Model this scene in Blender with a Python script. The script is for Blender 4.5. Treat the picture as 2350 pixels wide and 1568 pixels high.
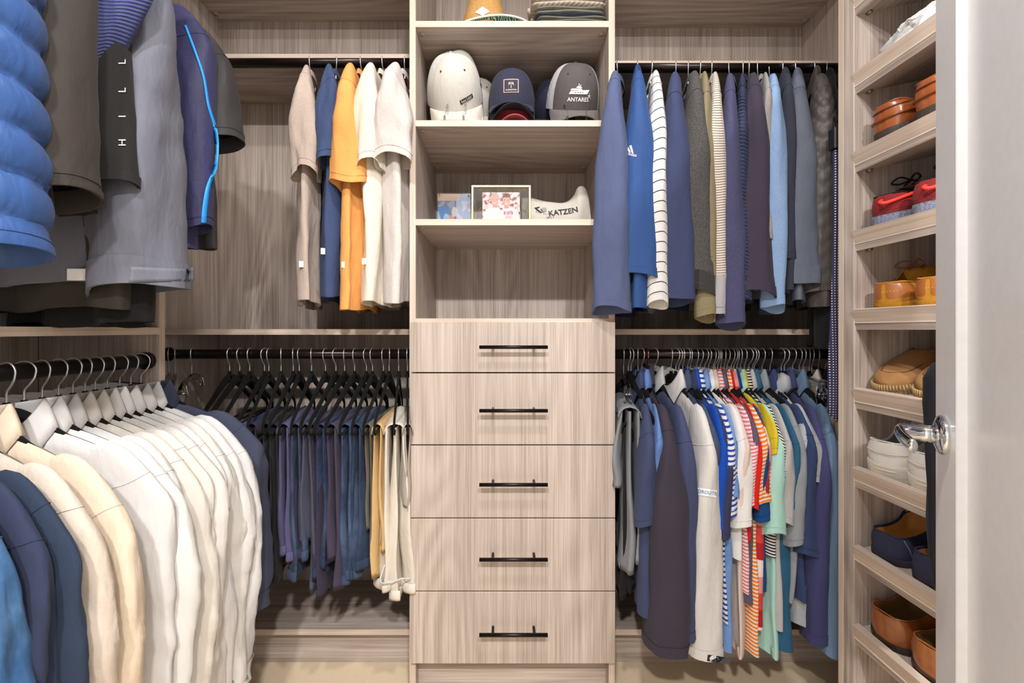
import bpy, bmesh, math, random
from mathutils import Vector, Matrix, noise
from mathutils.bvhtree import BVHTree
for o in list(bpy.data.objects): bpy.data.objects.remove(o)
SC = bpy.context.scene
COL = SC.collection
pi = math.pi

# ------------------------------------------------------------------ camera, world, lights, exposure
F, CX, CY, H = 950.0, 1155.0, 757.0, 1.16       # focal length and principal point in photograph pixels, eye height
cam = bpy.data.cameras.new('camera'); camo = bpy.data.objects.new('camera', cam); COL.objects.link(camo)
cam.sensor_fit = 'HORIZONTAL'; cam.sensor_width = 36.0; cam.lens = 36.0 * F / 2350
cam.shift_x = (1175 - CX) / 2350; cam.shift_y = (CY - 784) / 2350
cam.clip_start = 0.02
camo.location = (0, 0, H); camo.rotation_euler = (pi / 2, 0, 0)
SC.camera = camo
w = bpy.data.worlds.new('world'); SC.world = w; w.use_nodes = True
bg = w.node_tree.nodes['Background']; bg.inputs[0].default_value = (1.0, 0.97, 0.94, 1); bg.inputs[1].default_value = 0.27
def disc_light(name, loc, power, size, col=(1, .985, .97)):
    l = bpy.data.lights.new(name, 'AREA'); l.shape = 'DISK'; l.size = size; l.energy = power; l.color = col
    o = bpy.data.objects.new(name, l); COL.objects.link(o); o.location = loc
    return o
disc_light('downlight', (0.03, 0.33, 2.70), 14, .13)
disc_light('downlight', (-.30, -1.0, 2.70), 44, .16)
disc_light('downlight', (.35, -1.0, 2.70), 44, .16)
SC.view_settings.view_transform = 'Standard'
try: SC.view_settings.look = 'None'
except Exception: pass
SC.view_settings.exposure = 0.66; SC.view_settings.gamma = 1.0; SC.view_settings.use_curve_mapping = False

# ------------------------------------------------------------------ helpers
def sl(c):
    r = []
    for v in c[:3]:
        v = v / 255.0
        r.append(v / 12.92 if v <= .04045 else ((v + .055) / 1.055) ** 2.4)
    return (r[0], r[1], r[2], 1.0)
def at(px, py, Y): return Vector(((px - CX) * Y / F, Y, H + (CY - py) * Y / F))
def sm(a, b, x):
    if b == a: return 0.0 if x < a else 1.0
    t = max(0.0, min(1.0, (x - a) / (b - a))); return t * t * (3 - 2 * t)
def sg(x): return -1.0 if x < 0 else 1.0
MATS = {}
class NT:
    def __init__(s, name, **kw):
        m = bpy.data.materials.new(name); m.use_nodes = True; s.m = m; s.t = m.node_tree
        s.p = s.t.nodes['Principled BSDF']
        for k, v in kw.items(): s.p.inputs[k.replace('_', ' ')].default_value = v
    def n(s, ty, **kw):
        n = s.t.nodes.new('ShaderNode' + ty)
        for k, v in kw.items(): setattr(n, k, v)
        return n
    def l(s, a, b): s.t.links.new(a, b)
    def math(s, op, a, b=None):
        n = s.n('Math', operation=op)
        for i, v in enumerate((a, b)):
            if v is None: continue
            if isinstance(v, (int, float)): n.inputs[i].default_value = v
            else: s.l(v, n.inputs[i])
        return n.outputs[0]
    def mix(s, fac, a, b, blend='MIX'):
        n = s.n('Mix', data_type='RGBA', blend_type=blend)
        for i, v in ((0, fac), (6, a), (7, b)):
            if isinstance(v, (int, float)): n.inputs[i].default_value = v
            elif isinstance(v, tuple): n.inputs[i].default_value = v
            else: s.l(v, n.inputs[i])
        return n.outputs[2]
    def noise(s, vec, scale, detail=3, rough=.5, dist=0):
        n = s.n('TexNoise'); n.inputs['Scale'].default_value = scale; n.inputs['Detail'].default_value = detail
        n.inputs['Roughness'].default_value = rough; n.inputs['Distortion'].default_value = dist
        s.l(vec, n.inputs['Vector']); return n.outputs['Fac']
    def bump(s, h, strength, dist=.002):
        n = s.n('Bump'); n.inputs['Strength'].default_value = strength; n.inputs['Distance'].default_value = dist
        s.l(h, n.inputs['Height']); s.l(n.outputs[0], s.p.inputs['Normal'])
def wood(name, axis, light=(214, 201, 190), dark=(143, 127, 118), seed=0.0):
    if name in MATS: return MATS[name]
    M = NT(name, Roughness=.5)
    tc = M.n('TexCoord'); mp = M.n('Mapping')
    sc = [1, 1, 1]; sc['XYZ'.index(axis)] = .07
    mp.inputs['Scale'].default_value = sc; mp.inputs['Location'].default_value = (seed, seed * 1.7, seed * .31)
    M.l(tc.outputs['Object'], mp.inputs['Vector'])
    v = mp.outputs[0]
    n3 = M.noise(v, 2.2, 2, .5, .3)
    mp3 = M.n('Mapping'); sc3 = [1, 1, 1]; sc3['XYZ'.index(axis)] = .16; mp3.inputs['Scale'].default_value = sc3; mp3.inputs['Location'].default_value = (seed * 1.3 + .2, seed, seed * .7)
    M.l(tc.outputs['Object'], mp3.inputs['Vector'])
    rings = M.math('SINE', M.math('MULTIPLY', M.noise(mp3.outputs[0], 3.6, 1.2, .4, .15), 120.0))          # cathedral figure
    mask = M.n('MapRange'); mask.inputs['From Min'].default_value = .42; mask.inputs['From Max'].default_value = .6; M.l(M.noise(mp3.outputs[0], 4.5, 1), mask.inputs['Value'])
    rings = M.math('MULTIPLY', M.math('MULTIPLY', rings, .6), mask.outputs[0])
    mp2 = M.n('Mapping'); sc2 = [1, 1, 1]; sc2['XYZ'.index(axis)] = .012; mp2.inputs['Scale'].default_value = sc2; mp2.inputs['Location'].default_value = (seed * 2, seed, seed * .5)
    M.l(tc.outputs['Object'], mp2.inputs['Vector'])
    n2 = M.noise(mp2.outputs[0], 260, 3, .65)
    n4 = M.noise(mp2.outputs[0], 34, 4, .6)
    f = M.math('ADD', M.math('MULTIPLY', rings, .085), M.math('MULTIPLY', n4, .42))
    f = M.math('ADD', f, M.math('ADD', M.math('MULTIPLY', n2, .55), M.math('MULTIPLY', n3, .16)))
    r = M.n('ValToRGB'); r.color_ramp.elements[0].position = .42; r.color_ramp.elements[0].color = sl(dark)
    r.color_ramp.elements[1].position = .80; r.color_ramp.elements[1].color = sl(light)
    M.l(f, r.inputs[0]); M.l(r.outputs[0], M.p.inputs['Base Color'])
    M.bump(n2, .12, .0008)
    MATS[name] = M.m; return M.m
def plain(name, rgb, rough=.5, metal=0.0, **kw):
    if name in MATS: return MATS[name]
    M = NT(name, Roughness=rough, Metallic=metal, **kw); M.p.inputs['Base Color'].default_value = sl(rgb)
    tc = M.n('TexCoord'); nz = M.noise(tc.outputs['Object'], 60, 3)
    c = sl(rgb); d = tuple(x * .9 for x in c[:3]) + (1.0,)
    M.l(M.mix(nz, d, c), M.p.inputs['Base Color'])
    MATS[name] = M.m; return M.m
CF = .72
def cloth(rgb, style=None, c2=None, period=.02, duty=.5, rough=.88, bump=.35, weave=700, mottle=.14, sheen=.04, vivid=False):
    key = ('c', rgb, style, str(c2), period, duty, rough, bump, weave, mottle, vivid)
    if key in MATS: return MATS[key]
    M = NT('fabric_%d' % len(MATS), Roughness=rough)
    M.p.inputs['Sheen Weight'].default_value = sheen; M.p.inputs['Sheen Roughness'].default_value = .5
    M.p.inputs['Specular IOR Level'].default_value = .25
    tc = M.n('TexCoord'); uv = M.n('UVMap'); sp = M.n('SeparateXYZ'); M.l(uv.outputs[0], sp.inputs[0])
    def sl_(c):
        v = [x * CF for x in sl(c)[:3]]
        if c[2] > c[0] and max(c) < 185 and not vivid:          # blues of this wardrobe are muted
            g = .3 * v[0] + .5 * v[1] + .2 * v[2]; v = [x + (g - x) * .30 for x in v]
        return (v[0], v[1], v[2], 1.0)
    base = sl_(rgb); col = base
    fine = M.noise(tc.outputs['Object'], weave, 2, .6)
    h = fine
    if style in ('stripe', 'vstripe'):
        f = M.math('FRACT', M.math('MULTIPLY', sp.outputs[1 if style == 'stripe' else 0], 1 / period))
        col = M.mix(M.math('LESS_THAN', f, duty), base, sl_(c2))
    elif style == 'bands':        # several wide bands, c2 = list of colours
        f = M.math('FRACT', M.math('MULTIPLY', sp.outputs[1], 1 / period))
        r = M.n('ValToRGB'); r.color_ramp.interpolation = 'CONSTANT'
        els = r.color_ramp.elements
        for i, c in enumerate(c2):
            e = els[i] if i < 2 else els.new(i / len(c2))
            e.position = i / len(c2); e.color = sl_(c)
        M.l(f, r.inputs[0]); col = r.outputs[0]
    elif style == 'dots':
        def cell(o):
            q = M.math('FRACT', M.math('MULTIPLY', o, 1 / period)); q = M.math('SUBTRACT', q, .5); return M.math('MULTIPLY', q, q)
        q = M.math('ADD', cell(sp.outputs[0]), cell(sp.outputs[1]))
        col = M.mix(M.math('LESS_THAN', q, duty * duty), base, sl_(c2))
    elif style == 'rib':
        rb = M.math('SINE', M.math('MULTIPLY', sp.outputs[0], 2 * pi / period))
        h = M.math('ADD', fine, M.math('MULTIPLY', rb, .9))
    elif style == 'hrib':
        rb = M.math('SINE', M.math('MULTIPLY', sp.outputs[1], 2 * pi / period))
        h = M.math('ADD', fine, M.math('MULTIPLY', rb, 1.2))
    elif style == 'denim':
        n = M.noise(tc.outputs['Object'], 14, 4, .6)
        col = M.mix(M.math('MULTIPLY', M.math('SUBTRACT', n, .35), 2.2), base, sl_(c2))
    elif style == 'heather':
        n = M.noise(tc.outputs['Object'], 420, 2, .7)
        col = M.mix(M.math('MULTIPLY', M.math('SUBTRACT', n, .38), 3.2), base, sl_(c2))
    big = M.noise(tc.outputs['Object'], 22, 3, .55)
    var = M.math('ADD', M.math('MULTIPLY', fine, mottle), M.math('MULTIPLY', big, mottle))
    dk = M.n('Mix', data_type='RGBA', blend_type='MULTIPLY'); dk.inputs[0].default_value = 1.0
    if isinstance(col, tuple): dk.inputs[6].default_value = col
    else: M.l(col, dk.inputs[6])
    g = M.math('SUBTRACT', 1.0 + mottle, var); cmb = M.n('CombineColor')
    for i in range(3): M.l(g, cmb.inputs[i])
    M.l(cmb.outputs[0], dk.inputs[7]); M.l(dk.outputs[2], M.p.inputs['Base Color'])
    b1 = M.n('Bump'); b1.inputs['Strength'].default_value = bump * .5; b1.inputs['Distance'].default_value = .0012
    M.l(h, b1.inputs['Height'])
    mp = M.n('Mapping'); mp.inputs['Scale'].default_value = (1, 1, .35); M.l(tc.outputs['Object'], mp.inputs[0])
    wr = M.math('ADD', M.noise(mp.outputs[0], 16, 2, .5, .9), M.math('MULTIPLY', M.noise(mp.outputs[0], 55, 2, .5, .6), .35))
    b2 = M.n('Bump'); b2.inputs['Strength'].default_value = .42; b2.inputs['Distance'].default_value = .012
    M.l(wr, b2.inputs['Height']); M.l(b1.outputs[0], b2.inputs['Normal']); M.l(b2.outputs[0], M.p.inputs['Normal'])
    MATS[key] = M.m; return M.m
def leather(rgb, dark, rough=.32, name='leather'):
    key = ('l', rgb, dark, rough)
    if key in MATS: return MATS[key]
    M = NT(name, Roughness=rough); tc = M.n('TexCoord')
    n = M.noise(tc.outputs['Object'], 28, 4, .6); n2 = M.noise(tc.outputs['Object'], 500, 2)
    M.l(M.mix(n, sl(rgb), sl(dark)), M.p.inputs['Base Color']); M.bump(n2, .15, .0006)
    M.p.inputs['Coat Weight'].default_value = .25 if rough < .5 else 0; M.p.inputs['Coat Roughness'].default_value = .25
    MATS[key] = M.m; return M.m
def mesh(name, vs, fs, uv=None, smooth=True):
    me = bpy.data.meshes.new(name); me.from_pydata([tuple(v) for v in vs], [], fs)
    if uv is not None:
        l = me.uv_layers.new(name='UVMap')
        vi = [0] * len(me.loops); me.loops.foreach_get('vertex_index', vi)
        flat = []
        for k, i in enumerate(vi):
            flat.extend(uv[i])
        l.data.foreach_set('uv', flat)
    if smooth:
        me.polygons.foreach_set('use_smooth', [True] * len(me.polygons))
    me.update(); return me
def link(name, me, m=None, parent=None, loc=None, rot=None):
    o = bpy.data.objects.new(name, me); COL.objects.link(o)
    if m is not None and not me.materials: me.materials.append(m)
    if parent: o.parent = parent
    if loc is not None: o.location = loc
    if rot is not None: o.rotation_euler = rot
    return o
def obj(name, vs, fs, m, parent=None, uv=None, smooth=True, solid=0, sub=0):
    o = link(name, mesh(name, vs, fs, uv, smooth), m, parent)
    if solid:
        md = o.modifiers.new('solid', 'SOLIDIFY'); md.thickness = solid; md.offset = 0
    if sub:
        md = o.modifiers.new('sub', 'SUBSURF'); md.levels = sub; md.render_levels = sub
    return o
def tag(o, label=None, cat=None, group=None, kind=None):
    if label: o['label'] = label
    if cat: o['category'] = cat
    if group: o['group'] = group
    if kind: o['kind'] = kind
    return o
def thing(name, label, cat, loc=(0, 0, 0), rot=(0, 0, 0), group=None):
    o = bpy.data.objects.new(name, None); COL.objects.link(o); o.empty_display_size = .05
    o.location = loc; o.rotation_euler = rot
    return tag(o, label, cat, group)
def box(name, lo, hi, m, parent=None, bev=.001):
    bm = bmesh.new(); bmesh.ops.create_cube(bm, size=1)
    for v in bm.verts:
        v.co = Vector([(lo[i] + hi[i]) / 2 + v.co[i] * (hi[i] - lo[i]) for i in range(3)])
    if bev: bmesh.ops.bevel(bm, geom=bm.edges[:], offset=bev, segments=1, affect='EDGES')
    me = bpy.data.meshes.new(name); bm.to_mesh(me); bm.free()
    return link(name, me, m, parent)
def loft(rows, closed=True, cap0=False, cap1=False):
    vs, fs = [], []
    n = len(rows[0])
    for r in rows: vs.extend(r)
    m = n if closed else n - 1
    for j in range(len(rows) - 1):
        for i in range(m):
            a = j * n + i; b = j * n + (i + 1) % n
            fs.append((a, b, b + n, a + n))
    if cap0: fs.append(tuple(reversed(range(n))))
    if cap1: fs.append(tuple(range((len(rows) - 1) * n, len(rows) * n)))
    return vs, fs
def tube(pts, r, n=8, cap=True):
    pts = [Vector(p) for p in pts]; rows = []
    up = Vector((0, 0, 1)); prev = None
    for i, p in enumerate(pts):
        d = (pts[min(i + 1, len(pts) - 1)] - pts[max(i - 1, 0)]).normalized()
        if prev is None:
            prev = d.orthogonal().normalized()
        s = prev - d * prev.dot(d)
        s = s.normalized() if s.length > 1e-6 else d.orthogonal().normalized()
        prev = s; t = d.cross(s)
        rr = r[i] if isinstance(r, (list, tuple)) else r
        rows.append([p + (s * math.cos(2 * pi * k / n) + t * math.sin(2 * pi * k / n)) * rr for k in range(n)])
    return loft(rows, True, cap, cap)
def spline(pts, k=6):
    pts = [Vector(p) for p in pts]; out = []
    for i in range(len(pts) - 1):
        p0 = pts[max(i - 1, 0)]; p1 = pts[i]; p2 = pts[i + 1]; p3 = pts[min(i + 2, len(pts) - 1)]
        for j in range(k):
            t = j / k
            out.append(.5 * ((2 * p1) + (p2 - p0) * t + (2 * p0 - 5 * p1 + 4 * p2 - p3) * t * t + (3 * p1 - p0 - 3 * p2 + p3) * t ** 3))
    out.append(pts[-1]); return out
def cyl(name, p0, p1, r, m, parent=None, n=20):
    vs, fs = tube([p0, p1], r, n)
    o = obj(name, vs, fs, m, parent, smooth=True)
    for p in o.data.polygons:
        if len(p.vertices) > 4: p.use_smooth = False
    return o
def ribbon(path, widths, thick):
    """flat bar along a path in the local x-z plane, given thickness in y"""
    pts = [Vector((p[0], 0, p[1])) for p in path]; rows = []
    for i, p in enumerate(pts):
        d = (pts[min(i + 1, len(pts) - 1)] - pts[max(i - 1, 0)]).normalized()
        nrm = Vector((-d.z, 0, d.x)); wd = widths[i] / 2
        y = Vector((0, thick / 2, 0))
        rows.append([p + nrm * wd - y * .5, p + nrm * wd * .6 - y, p - nrm * wd * .6 - y, p - nrm * wd - y * .5,
                     p - nrm * wd + y * .5, p - nrm * wd * .6 + y, p + nrm * wd * .6 + y, p + nrm * wd + y * .5])
    return loft(rows, True, True, True)
def text_mesh(s, size, sub=1, bold=0.0):
    c = bpy.data.curves.new('lettering', 'FONT'); c.body = s; c.size = size; c.align_x = 'CENTER'; c.align_y = 'CENTER'; c.resolution_u = 3; c.offset = bold * size
    o = bpy.data.objects.new('lettering', c); COL.objects.link(o)
    dg = bpy.context.evaluated_depsgraph_get(); dg.update()
    me = o.evaluated_get(dg).to_mesh(); bm = bmesh.new(); bm.from_mesh(me)
    bmesh.ops.triangulate(bm, faces=bm.faces[:])
    for _ in range(sub): bmesh.ops.subdivide_edges(bm, edges=[e for e in bm.edges if e.calc_length() > size * .22], cuts=1)
    bmesh.ops.triangulate(bm, faces=bm.faces[:])
    vs = [(v.co.x, v.co.y) for v in bm.verts]; fs = [tuple(v.index for v in f.verts) for f in bm.faces]
    bm.free(); o.evaluated_get(dg).to_mesh_clear(); bpy.data.objects.remove(o); bpy.data.curves.remove(c)
    return vs, fs
def project(name, flat, target, origin, xd, yd, ray, m, off=.0012, parent=None):
    """press a flat shape (2-D verts, faces) on to a mesh of the same parent, along ray (parent's local space)"""
    bv = BVHTree.FromPolygons([v.co for v in target.data.vertices], [tuple(p.vertices) for p in target.data.polygons])
    xd, yd, ray = Vector(xd).normalized(), Vector(yd).normalized(), Vector(ray).normalized()
    vs = []
    for x, y in flat[0]:
        s = Vector(origin) + xd * x + yd * y
        hit = bv.ray_cast(s, ray)[0]
        vs.append((hit if hit is not None else s + ray * .05) - ray * off)
    return obj(name, vs, flat[1], m, parent if parent else target.parent, smooth=False)
def press(name, flat, px, py, target, g, m, off=.0015, Yd=1.2, parent=None):
    """print laid on a garment's surface: flat verts are pixel offsets (y up) about (px, py) as seen from the eye point"""
    bv = BVHTree.FromPolygons([v.co for v in target.data.vertices], [tuple(p.vertices) for p in target.data.polygons])
    Mi = (Matrix.Translation(g.location) @ g.rotation_euler.to_matrix().to_4x4()).inverted(); eye = Mi @ Vector((0, 0, H)); vs = []; dl = None; raw = []
    for x, y in flat[0]:
        tgt = Mi @ at(px + x, py - y, Yd); d = (tgt - eye).normalized(); h, nn, ix, dist = bv.ray_cast(eye, d)
        raw.append((d, dist if h is not None else None, (tgt - eye).length))
    ok = [r[1] for r in raw if r[1] is not None]; mean = sum(ok) / len(ok) if ok else None
    for d, dist, fb in raw: vs.append(eye + d * ((dist if dist is not None else (mean if mean else fb)) - off))
    return obj(name, vs, flat[1], m, parent if parent else g, smooth=False)
def flat_grid(w, h, nx, ny):
    vs = [(w * (i / nx - .5), h * (j / ny - .5)) for j in range(ny + 1) for i in range(nx + 1)]
    fs = [(j * (nx + 1) + i, j * (nx + 1) + i + 1, (j + 1) * (nx + 1) + i + 1, (j + 1) * (nx + 1) + i) for j in range(ny) for i in range(nx)]
    return vs, fs
def flat_poly(pts, k=0):
    return [tuple(p) for p in pts], [tuple(range(len(pts)))]
# ------------------------------------------------------------------ materials of the room
WV = wood('wood_vertical_grain', 'Z'); WX = wood('wood_long_grain', 'X', seed=3.1); WY = wood('wood_cross_grain', 'Y', seed=5.3)
WE = wood('wood_edge_band', 'X', (222, 206, 190), (186, 166, 150), 1.2); WEZ = wood('wood_edge_band_upright', 'Z', (222, 206, 190), (186, 166, 150), 2.2)
WEY = wood('wood_edge_band_deep', 'Y', (222, 206, 190), (180, 160, 144), 4.2)
ROD = plain('bronze_rod', (38, 28, 25), .28, .6)
BLK = plain('black_metal', (34, 27, 25), .35, .7)
CHROME = plain('chrome', (225, 228, 232), .08, 1.0)
WIRE = plain('hook_wire', (222, 226, 232), .34, .85)
COPPER = plain('copper_wire', (225, 150, 115), .2, 1.0)
VELVET = cloth((14, 12, 12), rough=.95, weave=1600, sheen=.02)
CAMC = plain('cam_cover', (178, 160, 146), .5)
def clear(name, tint=(1, 1, 1, 1), rough=.03):
    M = NT(name, Roughness=rough); M.p.inputs['Transmission Weight'].default_value = 1; M.p.inputs['IOR'].default_value = 1.45
    M.p.inputs['Base Color'].default_value = tint; return M.m
CLEAR = clear('clear_plastic', (.97, .98, 1, 1)); GLASS = clear('pane_glass')

# ------------------------------------------------------------------ the room
def struct(name, lo, hi, m): return tag(box(name, lo, hi, m, bev=0), kind='structure')
FLOORM = plain('beige_floor', (214, 194, 165), .6)
PAINT = plain('white_paint', (236, 234, 232), .6)
struct('floor', (-1.6, -2.2, -.06), (1.7, 1.80, 0), FLOORM)
struct('ceiling', (-1.6, -2.2, 2.74), (1.7, 1.80, 2.80), PAINT)
struct('wall_back', (-1.6, 1.72, 0), (1.7, 1.80, 2.74), PAINT)
struct('wall_left', (-1.36, -2.2, 0), (-1.285, 1.72, 2.74), PAINT)
struct('wall_right', (1.285, -2.2, 0), (1.36, 1.72, 2.74), PAINT)

T = .019
YB, YF, YW = 1.70, 1.30, 1.416        # back panel, tower front, wing front
RY, RZL = 1.43, 1.0757                # rod line of the back wings, lower rod height
RZU, RZUR = 2.083, 2.066
def board(name, lo, hi, m, parent, edge=None):
    """a panel with a lighter edge band on its front"""
    o = box(name, lo, hi, m, parent)
    if edge == 'f': box('edge_band', (lo[0], lo[1] - .0012, lo[2]), (hi[0], lo[1] + .0002, hi[2]), WE if hi[0] - lo[0] > hi[2] - lo[2] else WEZ, o, 0)
    if edge == 'r': box('edge_band', (hi[0] - .0002, lo[1], lo[2]), (hi[0] + .0012, hi[1], hi[2]), WEY if hi[1] - lo[1] > hi[2] - lo[2] else WEZ, o, 0)
    return o
def cam_covers(parent, xs, z, ys):
    for i, x in enumerate(xs):
        for y in ys:
            vs, fs = tube([(x, y, z), (x, y, z - .0035)], .009, 14)
            obj('cam_cover', vs, fs, CAMC, parent)
# --- drawer tower
TX0, TX1 = -.294, .350
tw = thing('drawer_tower', 'tall wood-look tower in the middle with open shelves over five drawers', 'closet tower', (.028, YF, 0))
def tb(name, lo, hi, m, edge=None):
    o = Vector((.028, YF, 0)); return board(name, Vector(lo) - o, Vector(hi) - o, m, tw, edge)
tb('side_panel', (TX0, YF, 0), (TX0 + T, YB, 2.66), WV, 'f'); tb('side_panel', (TX1 - T, YF, 0), (TX1, YB, 2.66), WV, 'f')
tb('back_panel', (TX0 + T, YB - .006, 0.1), (TX1 - T, YB, 2.66), WV)
for zt in (2.130, 1.818, 1.5075, 1.1956):
    s = tb('shelf', (TX0 + T, YF + .001, zt - T), (TX1 - T, YB - .006, zt), WX, 'f')
    if zt > 1.2: cam_covers(tw, (TX0 + T + .016 - .028, TX1 - T - .016 - .028), zt - T, (.03, .33))
tb('toe_kick', (TX0 + T, 1.335, 0), (TX1 - T, 1.353, .13), WX)
dz = [1.1856, 1.0265, .8027, .5761, .3496, .1244]; hz = [797, 943, 1113, 1285, 1458]
WD = wood('drawer_wood', 'Z', (208, 195, 184), (150, 134, 124), 7.7)
for i in range(5):
    d = tb('drawer', (-.2865, 1.281, dz[i + 1] + .002), (.3465, 1.2995, dz[i] - .002), WD)
    zc = H + (CY - hz[i]) * 1.247 / F; o = Vector((.028, YF, 0))
    hx0, hx1 = (1100 - CX) * 1.247 / F, (1257 - CX) * 1.247 / F
    vs, fs = tube([Vector((hx0, 1.247, zc)) - o, Vector((hx1, 1.247, zc)) - o], .0056, 14)
    h = obj('handle', vs, fs, BLK, d)
    for px in (1131, 1226):
        x = (px - CX) * 1.26 / F
        vs, fs = tube([Vector((x, 1.283, zc)) - o, Vector((x, 1.247, zc)) - o], .0042, 10)
        v2 = h.data; b = bmesh.new(); b.from_mesh(v2); off = len(b.verts)
        nv = [b.verts.new(v) for v in vs]
        for f in fs: b.faces.new([nv[k] for k in f])
        b.to_mesh(v2); b.free()
# --- wings on both sides of the tower
def rod(name, p0, p1, parent, flange=True):
    r = cyl(name, p0, p1, .0165, ROD, parent, 28)
    for p, q in ((p0, p1), (p1, p0)):
        d = (Vector(q) - Vector(p)).normalized()
        cyl('rod_socket', Vector(p), Vector(p) + d * .012, .023, ROD, r, 24)
    return r
LX, RX = -1.163, 1.222
def wing(name, label, x0, x1, zsh, zrod, left):
    u = thing(name, label, 'closet unit', ((x0 + x1) / 2, YW, 0)); o = Vector(u.location)
    B = lambda n, lo, hi, m, e=None: board(n, Vector(lo) - o, Vector(hi) - o, m, u, e)
    B('back_panel', (x0, YB - .006, .1), (x1, YB, 2.66), WV)
    B('shelf', (x0, YW, 2.421 if left else 2.395), (x1, YB - .006, (2.421 if left else 2.395) + T), WX, 'f')
    B('shelf', (x0, YW, zsh - T), (x1, YB - .006, zsh), WX, 'f')
    B('shelf', (x0, YW, 1.143), (x1, YB - .006, 1.143 + T), WX, 'f')
    B('shelf', (x0, YW, .135 - T), (x1, YB - .006, .135), WX, 'f')
    B('toe_kick', (x0, 1.444, 0), (x1, 1.462, .116), WX)
    if left: B('side_panel', (x0 - T, 1.15, 0), (x0, YB, 2.66), WV)
    else: B('side_panel', (x1, 1.165, 0), (x1 + T, YB, 2.66), WV)
    cx = x0 + .018 if left else x1 - .018
    vs, fs = tube([Vector((cx, YB - .05, (2.421 if left else 2.395))) - o, Vector((cx, YB - .05, (2.417 if left else 2.391))) - o], .011, 14)
    obj('cam_cover', vs, fs, CAMC, u)
    rod('closet_rod', Vector((x0, RY, zrod)) - o, Vector((x1, RY, zrod)) - o, u)
    rod('closet_rod', Vector((x0, RY, RZL)) - o, Vector((x1, RY, RZL)) - o, u)
wing('hanging_unit', 'wood-look double hanging unit left of the drawer tower, tees above trousers', LX, TX0, 2.103, RZU, True)
wing('hanging_unit', 'wood-look double hanging unit right of the drawer tower, packed with sweaters and polos', TX1, RX, 2.080, RZUR, False)
# --- left wall unit
XL, XF = -.97, -.94
lu = thing('hanging_unit', 'wood-look double hanging unit on the left wall with jackets above white shirts', 'closet unit', (-1.1, .4, 0))
def LB(n, lo, hi, m, e=None): o = Vector((-1.1, .4, 0)); return board(n, Vector(lo) - o, Vector(hi) - o, m, lu, e)
LB('back_panel', (-1.275, -.35, 0), (-1.269, 1.13, 2.66), WV)
LB('side_panel', (-1.269, 1.13, 0), (XF, 1.149, 2.66), WV, 'r')
LB('side_panel', (-1.269, -.37, 0), (XF, -.351, 2.66), WV)
LB('shelf', (-1.269, -.35, 2.421), (XF, 1.13, 2.44), WY, 'r')
LB('shelf', (-1.269, -.35, 2.12), (XF, 1.13, 2.139), WY, 'r')
LB('shelf', (-1.269, -.35, 1.147), (XF, 1.13, 1.166), WY, 'r')
LB('shelf', (-1.269, -.35, .116), (XF, 1.13, .135), WY, 'r')
for z in (RZU, RZL): rod('closet_rod', (XL + 1.1, -.75, z), (XL + 1.1, .73, z), lu)
# --- shoe unit on the right wall
XS, YP = .94, 1.11
su = thing('shoe_unit', 'wood-look shoe unit on the right wall with slanted lipped shelves', 'shoe unit', (1.1, .9, 0))
def SB(n, lo, hi, m, e=None): o = Vector((1.1, .9, 0)); return board(n, Vector(lo) - o, Vector(hi) - o, m, su, e)
SB('side_panel', (XS, YP, 0), (1.27, YP + .034, 2.66), WV)
SB('filler_panel', (XS + .0005, YP + .0345, 0), (1.243, YP + .053, 2.66), WEZ)
SB('back_panel', (1.262, .42, 0), (1.268, YP, 2.66), WV)
SB('side_panel', (XS, .40, 0), (1.262, .42, 2.66), WV)
SHZ = [H - .2109 * k for k in range(-4, 5)]
TA = math.radians(12)
for k, zb in enumerate(SHZ):          # zb = height of the lower front corner of the shelf
    o = Vector((1.1, .9, 0))
    def P(u, v, y): # u along the slope inwards, v normal to it
        return Vector((XS + .006 + u * math.cos(TA) - v * math.sin(TA), y, zb + u * math.sin(TA) + v * math.cos(TA))) - o
    def slab(nm, u0, u1, v0, v1, m, par):
        vs = [P(u, v, y) for y in (.42, YP) for u, v in ((u0, v0), (u1, v0), (u1, v1), (u0, v1))]
        fs = [(0, 1, 2, 3), (7, 6, 5, 4), (0, 4, 5, 1), (1, 5, 6, 2), (2, 6, 7, 3), (3, 7, 4, 0)]
        return obj(nm, vs, fs, m, par, smooth=False)
    s = slab('shelf', 0, .315, 0, T, WY, su)
    slab('inlay_board', .019, .315, T + .0003, T + .024, WY, s)
    slab('lip', .0005, .0185, T + .0005, .054, WEY, s)
    slab('edge_line', -.0008, .0006, T - .0012, T + .0012, plain('pale_edge', (232, 220, 205), .5), s)
    obj('shelf_pin', *tube([P(.03, -.003, YP - .012), P(.03, -.003, YP)], .005, 8), plain('pin_metal', (150, 140, 130), .4, .6), s)
# --- door, open into the closet
PAINTD = plain('door_paint', (246, 247, 250), .25)
A = Vector((.7623, .73, 0)); ua = math.atan2(-.8192, -.5736)
dr = thing('door_1', 'white shaker panel door standing open at the right edge with chrome lever', 'door', A, (0, 0, ua)); dr['kind'] = 'structure'
DW, DH, ST, DT = .76, 2.08, .112, .036
box('stile', (0, 0, .01), (ST, DT, DH), PAINTD, dr, .0015); box('stile', (DW - ST, 0, .01), (DW, DT, DH), PAINTD, dr, .0015)
box('rail', (ST, 0, .01), (DW - ST, DT, .21), PAINTD, dr, .0015); box('rail', (ST, 0, DH - ST), (DW - ST, DT, DH), PAINTD, dr, .0015)
box('panel', (ST, .012, .21), (DW - ST, DT - .012, DH - ST), PAINTD, dr, 0)
hp = Vector((.058, 0, H - 243 * .681 / F))
rose = []
for t, r in ((0, .031), (-.004, .033), (-.009, .030), (-.013, .018), (-.0135, .0)):
    rose.append([hp + Vector((r * math.cos(a) , t, r * math.sin(a))) for a in [2 * pi * k / 28 for k in range(28)]])
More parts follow.
